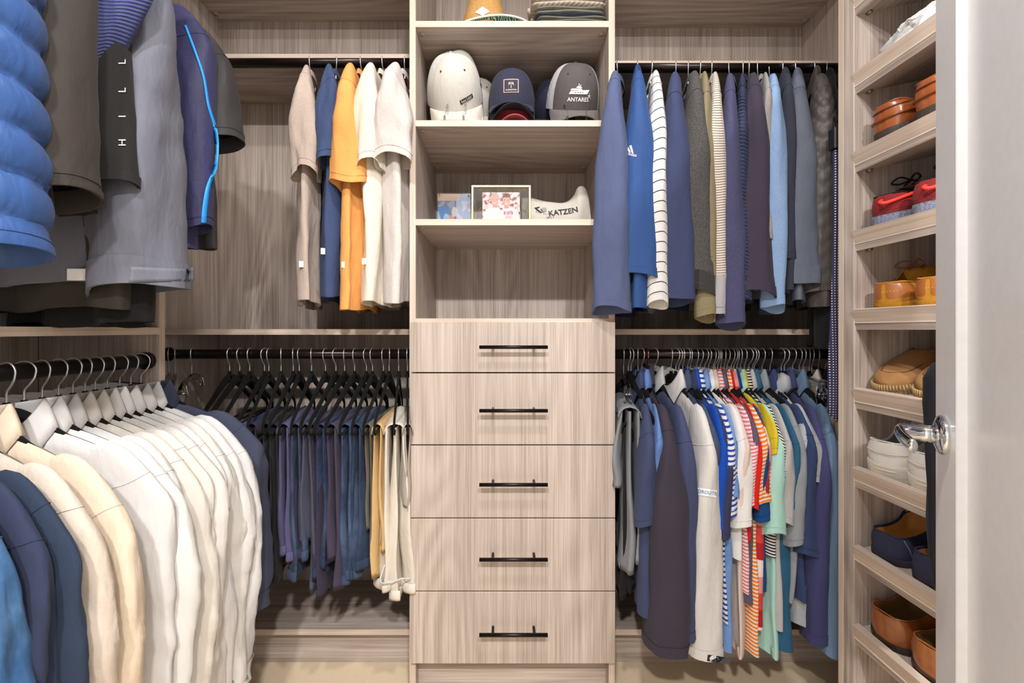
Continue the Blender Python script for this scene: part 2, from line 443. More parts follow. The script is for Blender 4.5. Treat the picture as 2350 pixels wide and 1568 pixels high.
lv = obj('lever_handle', *loft(rose), CHROME, dr)
obj('neck', *tube([hp + Vector((0, -.012, 0)), hp + Vector((0, -.030, 0)), hp + Vector((0, -.031, 0)), hp + Vector((0, -.055, 0))], [.0150, .0140, .0125, .0135], 20), CHROME, lv)
lp = spline([hp + Vector((-.006, -.052, 0)), hp + Vector((.01, -.056, 0)), hp + Vector((.05, -.058, -.002)), hp + Vector((.10, -.056, -.003))], 6)
rows = []
for i, p in enumerate(lp):
    f = i / (len(lp) - 1); a, b = .0125 - .004 * f, .012 - .002 * f
    rows.append([p + Vector((0, a * .7 * math.cos(t), b * math.sin(t))) for t in [2 * pi * k / 14 for k in range(14)]])
obj('lever', *loft(rows, True, True, True), CHROME, lv)
# ------------------------------------------------------------------ hangers
def hook_mesh():
    pts = [(.0195 * math.cos(a), 0, .0005 + .0195 * math.sin(a)) for a in [math.radians(205 - k * 15) for k in range(16)]]
    pts += [(.0165, 0, -.014), (.010, 0, -.025), (.003, 0, -.034), (0, 0, -.042), (0, 0, -.072)]
    vs, fs = tube(spline(pts, 2), .0018, 8); return mesh('hook', vs, fs)
def frame_mesh():
    R = spline([(0, 0, -.083), (.02, 0, -.085), (.05, 0, -.1), (.10, 0, -.131), (.15, 0, -.163), (.188, 0, -.186), (.203, 0, -.203), (.203, 0, -.22),
                (.19, 0, -.2285), (.16, 0, -.2245), (.1, 0, -.2245), (0, 0, -.2245)], 4)
    wd = []
    for p in R:
        if p.z > -.1865 and p.x < .2: wd.append(.030 - .013 * sm(0, .15, p.x))
        else: wd.append(.017 - .008 * sm(-.187, -.215, p.z) if p.z < -.187 else .017)
    v1, f1 = ribbon([(p.x, p.z) for p in R], wd, .006)
    v2 = [Vector((-v.x, v.y, v.z)) for v in v1]; n = len(v1)
    f2 = [tuple(reversed([k + n for k in f])) for f in f1]
    v3, f3 = tube([(0, 0, -.058), (0, 0, -.078)], [.005, .008], 10)
    return mesh('frame', v1 + v2 + v3, f1 + f2 + [tuple(k + 2 * n for k in f) for f in f3])
HOOK, HOOKC, FRAME = hook_mesh(), hook_mesh(), frame_mesh()
HOOK.materials.append(WIRE); HOOKC.materials.append(COPPER); FRAME.materials.append(VELVET)
def hanger(label, loc, rz, group, copper=False, hookrot=0.0):
    t = thing('velvet_hanger', label, 'hanger', loc, (0, 0, rz), group)
    link('hook', HOOKC if copper else HOOK, None, t, rot=(0, 0, hookrot)); link('frame', FRAME, None, t)
    return t
# ------------------------------------------------------------------ garments; local x = towards the viewer's end of the hanger, y = thickness, z up
def nzz(x, y, z): return noise.noise(Vector((x, y, z)))
def rdg(x, y, z): return 1 - 2.2 * abs(noise.noise(Vector((x, y, z))))
def body(S, zn, slope, hem, Ah, T0, seed, fold=.006, n=52, rows=30, lean=0.0, Tsh=.010, bow=0.0, disp=None, neck=.012, side=-1, front=.03, nw=.062):
    rd = random.Random(seed); ph = [rd.uniform(0, 6.28) for _ in range(8)]; so = seed * 3.7
    R = []; UV = []
    vv = [(j / (rows - 1)) ** 1.35 for j in range(rows)]; vv.insert(-1, .996); rows += 1
    for v in vv:
        A = S * (1 - .05 * sm(0, .2, v)) + (Ah - S) * sm(.15, 1, v)
        Tt = .002 + Tsh * sm(0, .025, v) + (T0 - Tsh) * sm(.03, .5, v)
        row = []; u = 0; last = None
        for i in range(n):
            th = 2 * pi * i / n; c, s = math.cos(th), math.sin(th)
            a = A * sg(c) * abs(c) ** .95; x = a / A
            dip = neck + front * max(0.0, s * side) ** .5
            zt = zn - slope * S * abs(x) - .02 * abs(x) ** 6 - dip * math.exp(-(a / nw) ** 4)
            z = zt + (hem - zt) * v
            t = Tt * sg(s) * abs(s) ** .8
            g = sm(.04, .6, v)
            f = fold * g * (math.sin(9 * x + ph[0] + 1.6 * v) + .6 * math.sin(17 * x + ph[1] - 2 * v))
            f += fold * 1.3 * g * nzz(a * 16, z * 2.2, so) + fold * .8 * sm(.02, .25, v) * rdg(a * 20 + z * 5, z * 5, so + 9) * .6
            e = abs(x) ** 4
            aa = a + fold * 1.6 * g * nzz(z * 6, so, 3.1) * x * e
            if disp: t += sg(s) * abs(s) ** .5 * disp(x, z)
            p = Vector((aa, t + f + lean * v + bow * math.sin(pi * v), z + fold * .8 * g * math.sin(5 * x + ph[5]) * v))
            if last is not None: u += (p - last).length
            last = p; row.append(p); UV.append((u, z))
        R.append(row)
    c0 = sum(R[-1], Vector()) / n
    for k, dzz in ((.97, .0005), (.95, .03)):
        R.append([Vector((c0.x + (p.x - c0.x) * k, c0.y + (p.y - c0.y) * (k - .12), p.z + dzz)) for p in R[rows - 1]]); UV += [(uv[0], uv[1]) for uv in UV[(rows - 1) * n:rows * n]]
    vs, fs = loft(R); return vs, fs, UV
def sleeve(S, zs, L, ra, rt, out=.0, seed=0, side=1, n=26, rows=34, v0=0.0, v1=1.0, scale=1.0, taper=.25, tdrift=0.0, bow=0.0, wr=.06, tilt=.012, disp=None, elbow=0.0, flat=.85, inset=.045, flare=0.0, top=.42, seams=True, slope=.5, fe=0.0):
    rd = random.Random(seed * 7 + 3); ph = [rd.uniform(0, 6.28) for _ in range(8)]; tw = rd.uniform(-.35, .35); so = seed * 1.9
    long_ = L > .4
    vd = .06 / L; R = []; UV = []; VV = []
    for j in range(rows):
        q = j / (rows - 1); VV.append(v0 + (v1 - v0) * (q ** 1.3 if v0 == 0 else q))
    if v1 >= 1: VV.insert(-1, 1 - .0015 / L)
    def loop(v, grow=0.0):
        dome = math.sqrt(max(0.0, 1 - (1 - min(v / vd, 1)) ** 2)) * .97 + .03
        k = (1 - taper * v + flare * sm(.3, 1, v)) * scale
        ea = ra * k * dome * (.72 + .28 * sm(0, .2 if long_ else .5, v)) * (1 - fe * sm(.15, .9, v)) + grow; et = rt * k * dome * (top + (1 - top) * sm(0, .42 if long_ else .6, v)) + grow
        ca = side * (S - inset + .028 * sm(0, .10 / L, v) + out * v + elbow * math.sin(pi * min(1, v * 1.05)))
        cz = zs + slope * .045 * (1 - sm(0, .08 / L, v)) + .006 - L * v
        ct = tdrift * v + bow * math.sin(pi * v)
        row = []
        for i in range(n):
            th = 2 * pi * i / n + pi / n; c, s = math.cos(th), math.sin(th)
            cc, ss = sg(c) * abs(c) ** flat, sg(s) * abs(s) ** flat
            g = sm(0, .3, v)
            m = 1 + wr * g * (1.6 * nzz(1.2 * c + so, 1.2 * s, L * v * 5) + .8 * math.sin(3 * th + ph[0] + 4 * v)) + wr * .55 * g * rdg(1.6 * c + so, 1.6 * s + L * v * 2, L * v * 11)
            if disp: m *= disp(th, L * v)
            dx, dy = ea * cc * m, et * ss * m; tv = tw * sm(.1, 1, v)
            dx, dy = dx - dy * .25 * tv, dy + dx * .35 * tv
            row.append(Vector((ca + dx, ct + dy, cz + tilt * c * side * g * v + wr * .06 * g * math.sin(2 * th + ph[3]))))
        return row, cz
    for v in VV:
        row, cz = loop(v); u = 0; last = None
        for p in row:
            if last is not None: u += (p - last).length
            last = p; UV.append((u, cz))
        R.append(row)
    nr = len(R)
    if v1 >= 1:
        c0 = sum(R[-1], Vector()) / n
        for k, d in ((.96, .0004), (.90, .04)):
            R.append([Vector((c0.x + (p.x - c0.x) * k, c0.y + (p.y - c0.y) * k, p.z + d)) for p in R[nr - 1]]); UV += UV[(nr - 1) * n:nr * n]
    vs, fs = loft(R)
    if seams and v0 == 0:
        for base, slope_, rr in ((rd.uniform(.035, .085) / L, rd.uniform(.02, .05) / L, .0011), (1 - .020 / L, 0, .0009)):
            if base <= 0: continue
            pts = []
            for i in range(n):
                th = 2 * pi * i / n + pi / n; v = base + slope_ * (1 - side * math.cos(th)) * .5
                pts.append(loop(v, .0004)[0][i])
            pts.append(pts[0]); tv_, tf_ = tube(pts, rr, 5, False); k = len(vs)
            vs = vs + tv_; fs = fs + [tuple(x + k for x in f) for f in tf_]; UV = UV + [(0, p.z) for p in tv_]
    return vs, fs, UV
def collar(zn, kind, side=-1, na=.062, nt=.019):
    """neck pieces as rings round the neck opening; side = thickness direction the garment's front faces"""
    n = 48; R = []; UV = []
    if kind == 'crew': prof = [(1.10, -.016, 0), (1.08, -.003, 0), (1.02, .004, 0), (.95, .003, 0), (.92, -.012, 0)]; fd = .035
    elif kind == 'stand': prof = [(1.14, -.022, 0), (1.06, .0, 0), (.99, .024, 0), (.96, .036, 0), (.90, .036, 0), (.88, .0, 0)]; fd = .045
    elif kind == 'hood': prof = [(1.3, -.06, 0), (1.75, -.03, 0), (1.6, .006, 0), (1.15, .016, 0), (.95, -.006, 0), (.9, -.03, 0)]; fd = .05
    else: prof = [(1.02, -.020, 0), (1.0, .002, 0), (.99, .020, 0), (1.0, .0265, 0), (1.07, .026, 0), (1.16, .014, .2), (1.30, -.010, .6), (1.42, -.032, 1), (1.38, -.034, 1), (1.12, -.004, .5)]; fd = .062
    for k, dzv, lf in prof:
        row = []
        for i in range(n):
            th = 2 * pi * i / n; c, s = math.cos(th), math.sin(th)
            front = max(0.0, s * side)
            z = zn + dzv - fd * front ** 1.4 - .010 * (1 - abs(c)) * (1 - front)
            if lf:
                pt = math.exp(-((abs(c) - .62) / .22) ** 2) * (1 if front > 0 else 0) * min(1, front * 3)
                z -= lf * (.024 * pt - .008 * (1 - abs(c)) * front)
            kk = k ** 1.5 if kind in ('shirt', 'hood') else k
            row.append(Vector((na * k * c, nt * kk * s, z))); UV.append((th * .05, row[-1].z))
        R.append(row)
    vs, fs = loft(R); return vs, fs, UV
def solve_yaw(hx, frame, rail, near_px, d):
    lo, hi = -1.2, 1.2
    for _ in range(40):
        m = (lo + hi) / 2
        if frame == 'back': x, y = hx + d * math.sin(m), rail - d * math.cos(m)
        else: x, y = rail + d * math.cos(m), hx + d * math.sin(m)
        if CX + F * x / y < near_px: lo = m
        else: hi = m
    return (lo + hi) / 2
HANG = []
def garment(name, label, short, cat, m, frame='back', hook=0.0, near=None, zr=None, S=.205, zn=-.070, slope=.5, hem=None, hem_z=None, Ah=None, T0=.024, fold=.005,
            sl='S', sl_py=None, sl_len=None, ra=.058, rt=.034, rt2=None, col='crew', colm=None, cuff=None, cuffm=None, cuffh=.03, group=None, hang=True, copper=False, seed=None,
            out=.004, far=True, dims=None, sdisp=None, bdisp=None, sn=26, srows=34, lean=0.0, side=-1, taper=.25, wr=.06, bow=0.0, elbow=0.0, flare=0.0, tdrift=0.0, tilt=.012, Tsh=.010, brows=30, sm_=None, stop=.42, fe=0.0, inset=.045, neck=.012, sflat=.85):
    seed = seed if seed is not None else len(HANG) + 11
    if frame == 'back':
        X = (hook - CX) * RY / F; d = S + .03
        yaw = solve_yaw(X, 'back', RY, near, d) if near is not None else 0.0
        loc = (X, RY, zr); rz = -pi / 2 + yaw; Yn = RY - d * math.cos(yaw)
    else:
        d = S + .03; yaw = solve_yaw(hook, 'left', XL, near, d) if near is not None else 0.0
        loc = (XL, hook, zr); rz = yaw; Yn = hook + d * math.sin(yaw)
    g = thing(name, label, cat, loc, (0, 0, rz), group)
    zpy = lambda py: H + (CY - py) * Yn / F - zr
    hz = hem_z if hem_z is not None else zpy(hem)
    vs, fs, uv = body(S, zn, slope, hz, Ah or S * 1.06, T0, seed, fold, lean=lean, Tsh=Tsh, bow=bow, disp=bdisp, rows=brows, neck=neck, side=side, front={'crew': .022, 'stand': .03, 'hood': .03}.get(col, .05))
    b = obj('body', vs, fs, m, g, uv)
    zs = zn - slope * S * .93
    if sl:
        L = sl_len or max(.1, zs - (zpy(sl_py)))
        kw = dict(out=out, tdrift=tdrift, bow=bow, taper=taper, wr=wr, n=sn, rows=srows, disp=sdisp, elbow=elbow, flare=flare, tilt=tilt, inset=inset, flat=sflat, top=stop, slope=slope, fe=fe)
        for sd in ((1, -1) if far else (1,)):
            vs, fs, uv = sleeve(S, zs, L, ra, rt, seed=seed + sd, side=sd, **kw)
            so = obj('sleeve', vs, fs, sm_ or m, g, uv)
            if cuff and sd == 1:
                kw2 = dict(kw); kw2['rows'] = 6
                vs, fs, uv = sleeve(S, zs, L, ra * (cuff if cuff > 1 else 1.04), rt * (cuff if cuff > 1 else 1.04), seed=seed + sd, side=sd, v0=1 - cuffh / L, **kw2)
                obj('cuff', vs, fs, cuffm or m, so, uv)
            if sd == 1: g['near_L'] = L
    if col:
        vs, fs, uv = collar(zn, col, side); obj('collar', vs, fs, colm or m, g, uv)
    if hang: hanger('black velvet hanger with %s hook holding the %s' % ('copper' if copper else 'chrome', short), loc, rz, 'black velvet hangers on the rods', copper, random.Random(seed).uniform(-.25, .25))
    HANG.append(g); return g
def part(g, name):
    return [c for c in g.children if c.name.split('.')[0] == name][0]

# ------------------------------------------------------------------ tees, upper rod left of the tower
G = 'tee shirts on the upper left rod'
def tee(label, short, rgb, hook, near, slp, hem, seed, **kw):
    m = cloth(rgb, 'heather', tuple(min(255, int(c * 1.08) + 3) for c in rgb), bump=.35)
    g = garment('tee_shirt', label, short, 'tee shirt', m, hook=hook, near=near, zr=RZU, sl_py=slp, hem=hem, group=G, seed=seed, zn=-.062, slope=.34, taper=-.12, inset=.05, fe=.40, wr=.17, fold=.009, tilt=.010, **kw)
    return g
TAGM = plain('white_tag', (240, 240, 240), .6)
def hem_tag(g, z, yo=-.012, w=.012, h=.018, xo=None):
    b = part(g, 'body'); mx = max((v.co.x for v in b.data.vertices if abs(v.co.z - z) < .05), default=.2)
    x = (xo if xo is not None else mx - .002)
    obj('tag', [(x, yo - w / 2, z - h / 2), (x, yo + w / 2, z - h / 2), (x, yo + w / 2, z + h / 2), (x, yo - w / 2, z + h / 2)], [(0, 1, 2, 3)], TAGM, g, smooth=False, solid=.0015)
g = tee('taupe tee shirt, first on the upper left rod', 'taupe tee', (196, 178, 166), 713, 700, 398, 692, 1, rt=.033, ra=.06, T0=.026, out=.01, elbow=.012); hem_tag(g, -.728)
g = tee('navy blue tee shirt between the taupe and orange tees', 'navy tee', (52, 76, 128), 771, 748, 372, 680, 2, rt=.034, ra=.062, T0=.034, bow=.004); hem_tag(g, -.69)
g = tee('bright orange tee shirt on the upper left rod', 'orange tee', (255, 172, 96), 831, 792, 420, 705, 3, rt=.043, ra=.06, T0=.030); hem_tag(g, -.73)
g = tee('cream tee shirt beside the orange tee', 'cream tee', (246, 231, 214), 881, 838, 378, 694, 4, rt=.040, ra=.06, T0=.034, elbow=.01); hem_tag(g, -.72)
g = tee('light grey tee shirt next to the tower, last on the upper left rod', 'light grey tee', (223, 213, 208), 929, 900, 366, 690, 5, rt=.046, ra=.064, T0=.036, elbow=.015, lean=-.01)

# ------------------------------------------------------------------ sweaters and jackets, upper rod right of the tower
G = 'long-sleeved tops on the upper right rod'
def top(name, label, short, cat, m, hook, near, slp, hem, seed, **kw):
    k = dict(zr=RZUR, group=G, seed=seed, zn=-.060, slope=.36, taper=.12, rt=.036, ra=.055, wr=.085, cuff=1.03, inset=.05, fold=.006, fe=.6); k.update(kw)
    return garment(name, label, short, cat, m, hook=hook, near=near, sl_py=slp, hem=hem, **k)
g1 = top('long_sleeved_shirt', 'faded blue long-sleeved shirt overlapping the tower edge, first on the upper right rod', 'faded blue shirt', 'shirt', cloth((84, 100, 152)), 1419, 1408, 718, 690, 21, rt=.043, taper=-.30, T0=.03, bow=.0, tdrift=-.012)
g2 = top('zip_pullover', 'royal navy pullover with white three-bar sports mark', 'royal navy sports pullover', 'pullover', cloth((52, 88, 150), rough=.7, vivid=True), 1460, 1467, 640, 703, 22, rt=.042, taper=-.25, col='stand', T0=.036)
g3 = top('striped_shirt', 'white shirt with thin black horizontal stripes', 'black-striped white shirt', 'shirt', cloth((246, 243, 240), 'stripe', (62, 58, 62), .030, .10), 1493, 1510, 704, 690, 23, rt=.033, taper=.05)
top('sweater', 'plain navy sweater beside the black-striped white shirt', 'plain navy sweater', 'sweater', cloth((58, 72, 122), bump=.6), 1550, 1548, 695, 660, 24, rt=.041, taper=-.35)
top('knit_sweater', 'charcoal chunky knit sweater with ribbed cuff', 'charcoal knit sweater', 'sweater', cloth((66, 64, 63), 'heather', (110, 108, 106), bump=1.0, weave=380), 1579, 1600, 680, 655, 25, rt=.042, taper=-.12, cuffm=cloth((70, 68, 67), 'rib', period=.006, bump=1.5), cuffh=.06)
top('sweater', 'olive green sweater beside the charcoal knit', 'olive sweater', 'sweater', cloth((150, 138, 106), bump=.6), 1605, 1622, 735, 700, 26, rt=.028, taper=.0)
top('striped_sweater', 'cream fine-striped sweater with grey ribbed cuff', 'cream fine-striped sweater', 'sweater', cloth((240, 228, 214), 'stripe', (128, 118, 116), .0075, .34), 1632, 1645, 730, 700, 27, rt=.029, taper=.05, cuffm=cloth((186, 184, 190), 'rib', period=.004), cuffh=.12)
top('knit_sweater', 'indigo bouclé knit sweater with the longest sleeve', 'indigo knit sweater', 'sweater', cloth((66, 66, 116), 'heather', (88, 88, 140), bump=1.0, weave=420), 1675, 1675, 752, 715, 28, rt=.033, taper=-.15)
top('quilted_vest', 'navy jacket with fine horizontal padded ribs', 'fine-ribbed navy jacket', 'jacket', cloth((44, 60, 104), 'hrib', period=.011, rough=.5, bump=2.2), 1705, 1703, 695, 690, 29, rt=.026, taper=.0, sdisp=lambda th, l: 1 + .05 * math.sin(l * 2 * pi / .012), srows=130)
top('sweater', 'dark plum sweater hanging wide beside the light blue one', 'dark plum sweater', 'sweater', cloth((68, 58, 82), bump=.5), 1718, 1733, 682, 668, 30, rt=.040, taper=-.30)
top('tee_shirt', 'grey heather tee tucked beside the light blue sweater', 'grey heather tee', 'tee shirt', cloth((156, 152, 150), 'heather', (180, 176, 172)), 1740, 1764, 560, 640, 31, rt=.022, taper=.1)
top('sweater', 'light blue sweater with folded elbow on the upper right rod', 'light blue sweater', 'sweater', cloth((140, 172, 218), 'heather', (160, 190, 230), bump=.6), 1767, 1778, 712, 690, 32, rt=.034, taper=.10, elbow=.012)
top('jacket', 'dark navy jacket behind the slate jacket', 'dark navy jacket', 'jacket', cloth((52, 58, 78)), 1795, 1812, 600, 660, 33, rt=.026, col='shirt')
top('jacket', 'slate grey smooth jacket with wide buttoned cuff', 'slate jacket', 'jacket', cloth((98, 108, 132), rough=.6, bump=.2), 1825, 1832, 660, 690, 34, rt=.044, ra=.065, taper=-.18, col='shirt', cuffh=.055, cuff=1.05)
def quilt(th, l):
    u = th * .05 / .045; q = l / .045
    return 1 + .10 * (abs(math.sin(pi * (u + q))) * abs(math.sin(pi * (u - q)))) ** .5 - .05
top('quilted_jacket', 'dark grey-brown onion-quilted jacket at the right end of the upper rod', 'quilted jacket', 'jacket', cloth((86, 78, 76), rough=.5, bump=.2), 1868, 1890, 680, 700, 35, rt=.050, ra=.06, taper=-.05, sdisp=quilt, sn=56, srows=150, wr=.02, cuff=1.0, col='stand', T0=.04)
top('jacket', 'black coat hanging low below the quilted jacket', 'black coat', 'jacket', cloth((30, 29, 33)), 1898, 1912, 420, 800, 36, rt=.03, col='shirt', T0=.05, Ah=.24)
# sports mark on the royal navy pullover: three slanted bars over lettering
def polys(lst):
    vs, fs = [], []
    for pl in lst:
        k = len(vs); vs += pl; fs.append(tuple(range(k, k + len(pl))))
    return vs, fs
PRINTW = plain('white_print', (250, 250, 250), .6); PRINTK = plain('black_print', (26, 26, 28), .6)
sl2 = part(g2, 'sleeve')
mk = [[(-11, -2), (-6, -2), (-9, 4), (-12, 2)], [(-4, -2), (1, -3), (-5, 9), (-9, 7)], [(3, -4), (7, -5), (2, 14), (-3, 12)]]
press('sports_mark', polys(mk), 1447, 347, sl2, g2, PRINTW, .002)
tv, tf = text_mesh('adidas', 11); ca_, sa_ = math.cos(-.22), math.sin(-.22)
press('lettering', ([(x * ca_ - y * sa_, x * sa_ + y * ca_) for x, y in tv], tf), 1448, 354, sl2, g2, PRINTW, .002)

# ------------------------------------------------------------------ dense row of polos and pullovers, lower rod right of the tower
G = 'shirts and pullovers packed on the lower right rod'
def low(name, label, short, cat, m, hook, near, slp, hem, seed, **kw):
    k = dict(zr=RZL, group=G, seed=seed, zn=-.072, slope=.50, rt=.022, ra=.056, T0=.018, Tsh=.007, wr=.10, inset=.045, fold=.007, fe=.3, col='shirt', taper=-.1, S=.21); k.update(kw)
    return garment(name, label, short, cat, m, hook=hook, near=near, sl_py=slp, hem=hem, **k)
LONG = dict(cuff=1.03, taper=.1, rt=.032)
low('long_sleeved_polo', 'navy long-sleeved polo beside the grey trousers, tower end of the lower right rod', 'navy long-sleeved polo', 'polo shirt', cloth((62, 78, 128)), 1464, 1490, 1222, 1440, 51, rt=.034, taper=-.1, T0=.03)
low('chambray_shirt', 'bright chambray blue shirt half hidden by the plum fleece', 'chambray blue shirt', 'shirt', cloth((110, 146, 214)), 1473, 1516, 1130, 1320, 52, rt=.016, T0=.022, col='shirt')
low('fleece_jacket', 'dark plum fleece jacket with long drooping sleeves', 'dark plum fleece', 'jacket', cloth((70, 60, 82), bump=.9, weave=420), 1484, 1535, 1512, 1330, 53, **dict(LONG, rt=.044, taper=-.25, ra=.07, col='stand', copper=True, elbow=.01, bow=.005))
low('zip_pullover', 'navy quarter-zip pullover behind the plum fleece', 'navy quarter-zip pullover', 'pullover', cloth((68, 80, 132)), 1503, 1580, 1488, 1380, 54, **dict(LONG, rt=.036, taper=-.15, col='stand', colm=cloth((206, 206, 204))))
gh = low('long_sleeved_polo', 'white long-sleeved shirt with sleeve band lettering and black hem label', 'white shirt with lettered sleeve', 'shirt', cloth((242, 238, 235), rough=.75), 1540, 1632, 1528, 1440, 55, **dict(LONG, rt=.040, ra=.06, taper=-.12, T0=.022))
low('polo_shirt', 'slate blue polo right of the white lettered shirt', 'slate blue polo', 'polo shirt', cloth((66, 86, 124)), 1558, 1640, 1143, 1330, 56)
low('polo_shirt', 'dark navy polo under the royal blue polo', 'dark navy polo', 'polo shirt', cloth((54, 58, 104)), 1567, 1672, 1248, 1400, 57, rt=.020)
low('polo_shirt', 'royal blue polo with pale sleeve stitching', 'royal blue polo', 'polo shirt', cloth((20, 84, 196), vivid=True), 1578, 1664, 1228, 1180, 58, rt=.022)
low('striped_polo', 'blue and white striped polo', 'blue-striped polo', 'polo shirt', cloth((244, 246, 250), 'stripe', (36, 74, 178), .0155, .42, vivid=True), 1584, 1682, 1200, 1450, 59, rt=.025, T0=.014)
low('polo_shirt', 'sky blue polo with long tail below the sleeves', 'sky blue polo', 'polo shirt', cloth((124, 164, 226), 'hrib', period=.004), 1598, 1690, 1160, 1522, 60, rt=.016, T0=.026)
low('polo_shirt', 'bright white polo left of the pink-striped polo', 'bright white polo', 'polo shirt', cloth((250, 247, 246)), 1607, 1712, 1225, 1300, 61, rt=.028)
low('polo_shirt', 'pale blush polo behind the bright white polo', 'pale blush polo', 'polo shirt', cloth((240, 218, 206)), 1617, 1716, 1195, 1530, 62, rt=.02, T0=.018)
low('striped_polo', 'pink and white striped polo', 'pink-striped polo', 'polo shirt', cloth((250, 236, 236), 'stripe', (236, 128, 142), .0105, .48), 1626, 1733, 1178, 1380, 63, rt=.022)
low('polo_shirt', 'muted purple polo between the pink and orange stripes', 'muted purple polo', 'polo shirt', cloth((104, 86, 116)), 1637, 1736, 1100, 1400, 64, rt=.018)
low('striped_polo', 'orange and white striped polo', 'orange-striped polo', 'polo shirt', cloth((252, 244, 232), 'stripe', (255, 140, 48), .0115, .56), 1647, 1757, 1170, 1535, 65, rt=.027, T0=.02)
low('polo_shirt', 'bright red polo with upright collar behind the orange stripes', 'bright red polo', 'polo shirt', cloth((232, 34, 26)), 1654, 1742, 1186, 1250, 66, rt=.011)
low('striped_polo', 'polo with wide red, pink and white bands', 'red-banded polo', 'polo shirt', cloth((222, 80, 78), 'bands', [(190, 36, 44), (228, 70, 66), (244, 158, 154), (250, 232, 228)], .20), 1662, 1764, 1150, 1470, 67, rt=.012, T0=.030)
low('polo_shirt', 'deep blue polo between the red bands and the mint polo', 'deep blue polo', 'polo shirt', cloth((18, 74, 136), vivid=True), 1668, 1762, 1212, 1380, 68, rt=.018)
low('polo_shirt', 'pale mint green polo', 'mint polo', 'polo shirt', cloth((186, 234, 222)), 1678, 1790, 1243, 1530, 69, rt=.030, T0=.02)
low('polo_shirt', 'bright yellow polo behind the mint polo', 'bright yellow polo', 'polo shirt', cloth((240, 214, 50)), 1684, 1780, 1060, 1200, 70, rt=.010, T0=.010)
low('striped_polo', 'black and white diagonal-striped polo', 'black-striped polo', 'polo shirt', cloth((240, 238, 234), 'stripe', (34, 34, 36), .009, .48), 1691, 1795, 1110, 1290, 71, rt=.012)
low('polo_shirt', 'pale grey textured polo right of the mint polo', 'pale grey polo', 'polo shirt', cloth((196, 194, 194), bump=.8), 1699, 1812, 1220, 1470, 72, rt=.022, T0=.022)
low('polo_shirt', 'teal blue polo with a rolled long hem', 'rolled-hem teal polo', 'polo shirt', cloth((44, 98, 134), vivid=True), 1708, 1828, 1180, 1518, 73, rt=.016, T0=.052)
low('polo_shirt', 'mid grey polo between the teal and navy polos', 'mid grey polo', 'polo shirt', cloth((150, 158, 166)), 1727, 1840, 1268, 1400, 74, rt=.026)
low('long_sleeved_polo', 'medium navy polo with elbow-length sleeves', 'medium navy polo', 'polo shirt', cloth((40, 66, 122)), 1749, 1862, 1290, 1400, 75, rt=.028)
low('hooded_top', 'pale grey hooded top with black lining', 'pale grey hooded top', 'hoodie', cloth((186, 190, 196), rough=.6), 1767, 1864, 1120, 1460, 76, rt=.034, T0=.024, col='hood', sl='S', Tsh=.014)
low('long_sleeved_shirt', 'indigo navy long-sleeved shirt near the right end of the lower rod', 'indigo long-sleeved shirt', 'shirt', cloth((58, 60, 122)), 1793, 1888, 1497, 1380, 77, **dict(LONG, rt=.032, taper=.0))
low('long_sleeved_shirt', 'dusty light blue long-sleeved shirt beside the shoe unit', 'dusty light blue shirt', 'shirt', cloth((96, 136, 178)), 1819, 1917, 1522, 1420, 78, **dict(LONG, rt=.028, taper=-.1))
low('cardigan', 'cream cardigan half hidden behind the dusty light blue shirt', 'cream cardigan', 'cardigan', cloth((226, 214, 196)), 1857, 1935, 1300, 1380, 79, rt=.02)
low('suit_jacket', 'dark navy suit jacket at the right end of the lower rod', 'dark navy suit jacket', 'jacket', cloth((44, 48, 84)), 1878, 1950, 1400, 1380, 80, rt=.03)
# lettering band and hem label of the white shirt
sh = [c for c in gh.children if c.name.startswith('sleeve')][0]
rot2 = lambda pts, a: [(x * math.cos(a) - y * math.sin(a), x * math.sin(a) + y * math.cos(a)) for x, y in pts]
bd = flat_grid(56, 17, 10, 3)
press('sleeve_band', (rot2(bd[0], -.14), bd[1]), 1617, 1130, sh, gh, plain('band_white', (252, 252, 252), .5), .002)
tv, tf = text_mesh('HYDROLITE', 11); press('lettering', (rot2(tv, -.14), tf), 1616, 1130, sh, gh, plain('band_blue', (66, 120, 176), .5), .0035)
bd = flat_grid(54, 15, 8, 2); press('hem_label', (rot2(bd[0], -.14), bd[1]), 1650, 1514, sh, gh, PRINTK, .002)
press('sports_mark', polys([[(x * .5, y * .5) for x, y in q] for q in mk]), 1634, 1512, sh, gh, PRINTW, .0035)
# spare hangers with hooks between the shirts
for hx, lab in ((1551, 'left of the slate blue polo'), (1640, 'beside the muted purple polo'), (1718, 'right of the teal polo'), (1731, 'beside the mid grey polo'), (1800, 'behind the indigo shirt'), (1894, 'last of all beside the shoe unit')):
    hanger('spare black velvet hanger on the lower right rod, ' + lab, ((hx - CX) * RY / F, RY, RZL), -pi / 2 + .3, 'spare velvet hangers on the lower right rod')
for hx, yw, lab in ((1442, .30, 'left'), (1448, .42, 'right')):
    hanger('bare black velvet hanger above the grey trousers, %s one of two' % lab, ((hx - CX) * RY / F, RY, RZL), -pi / 2 + yw - .2, 'bare velvet hangers beside the grey trousers')
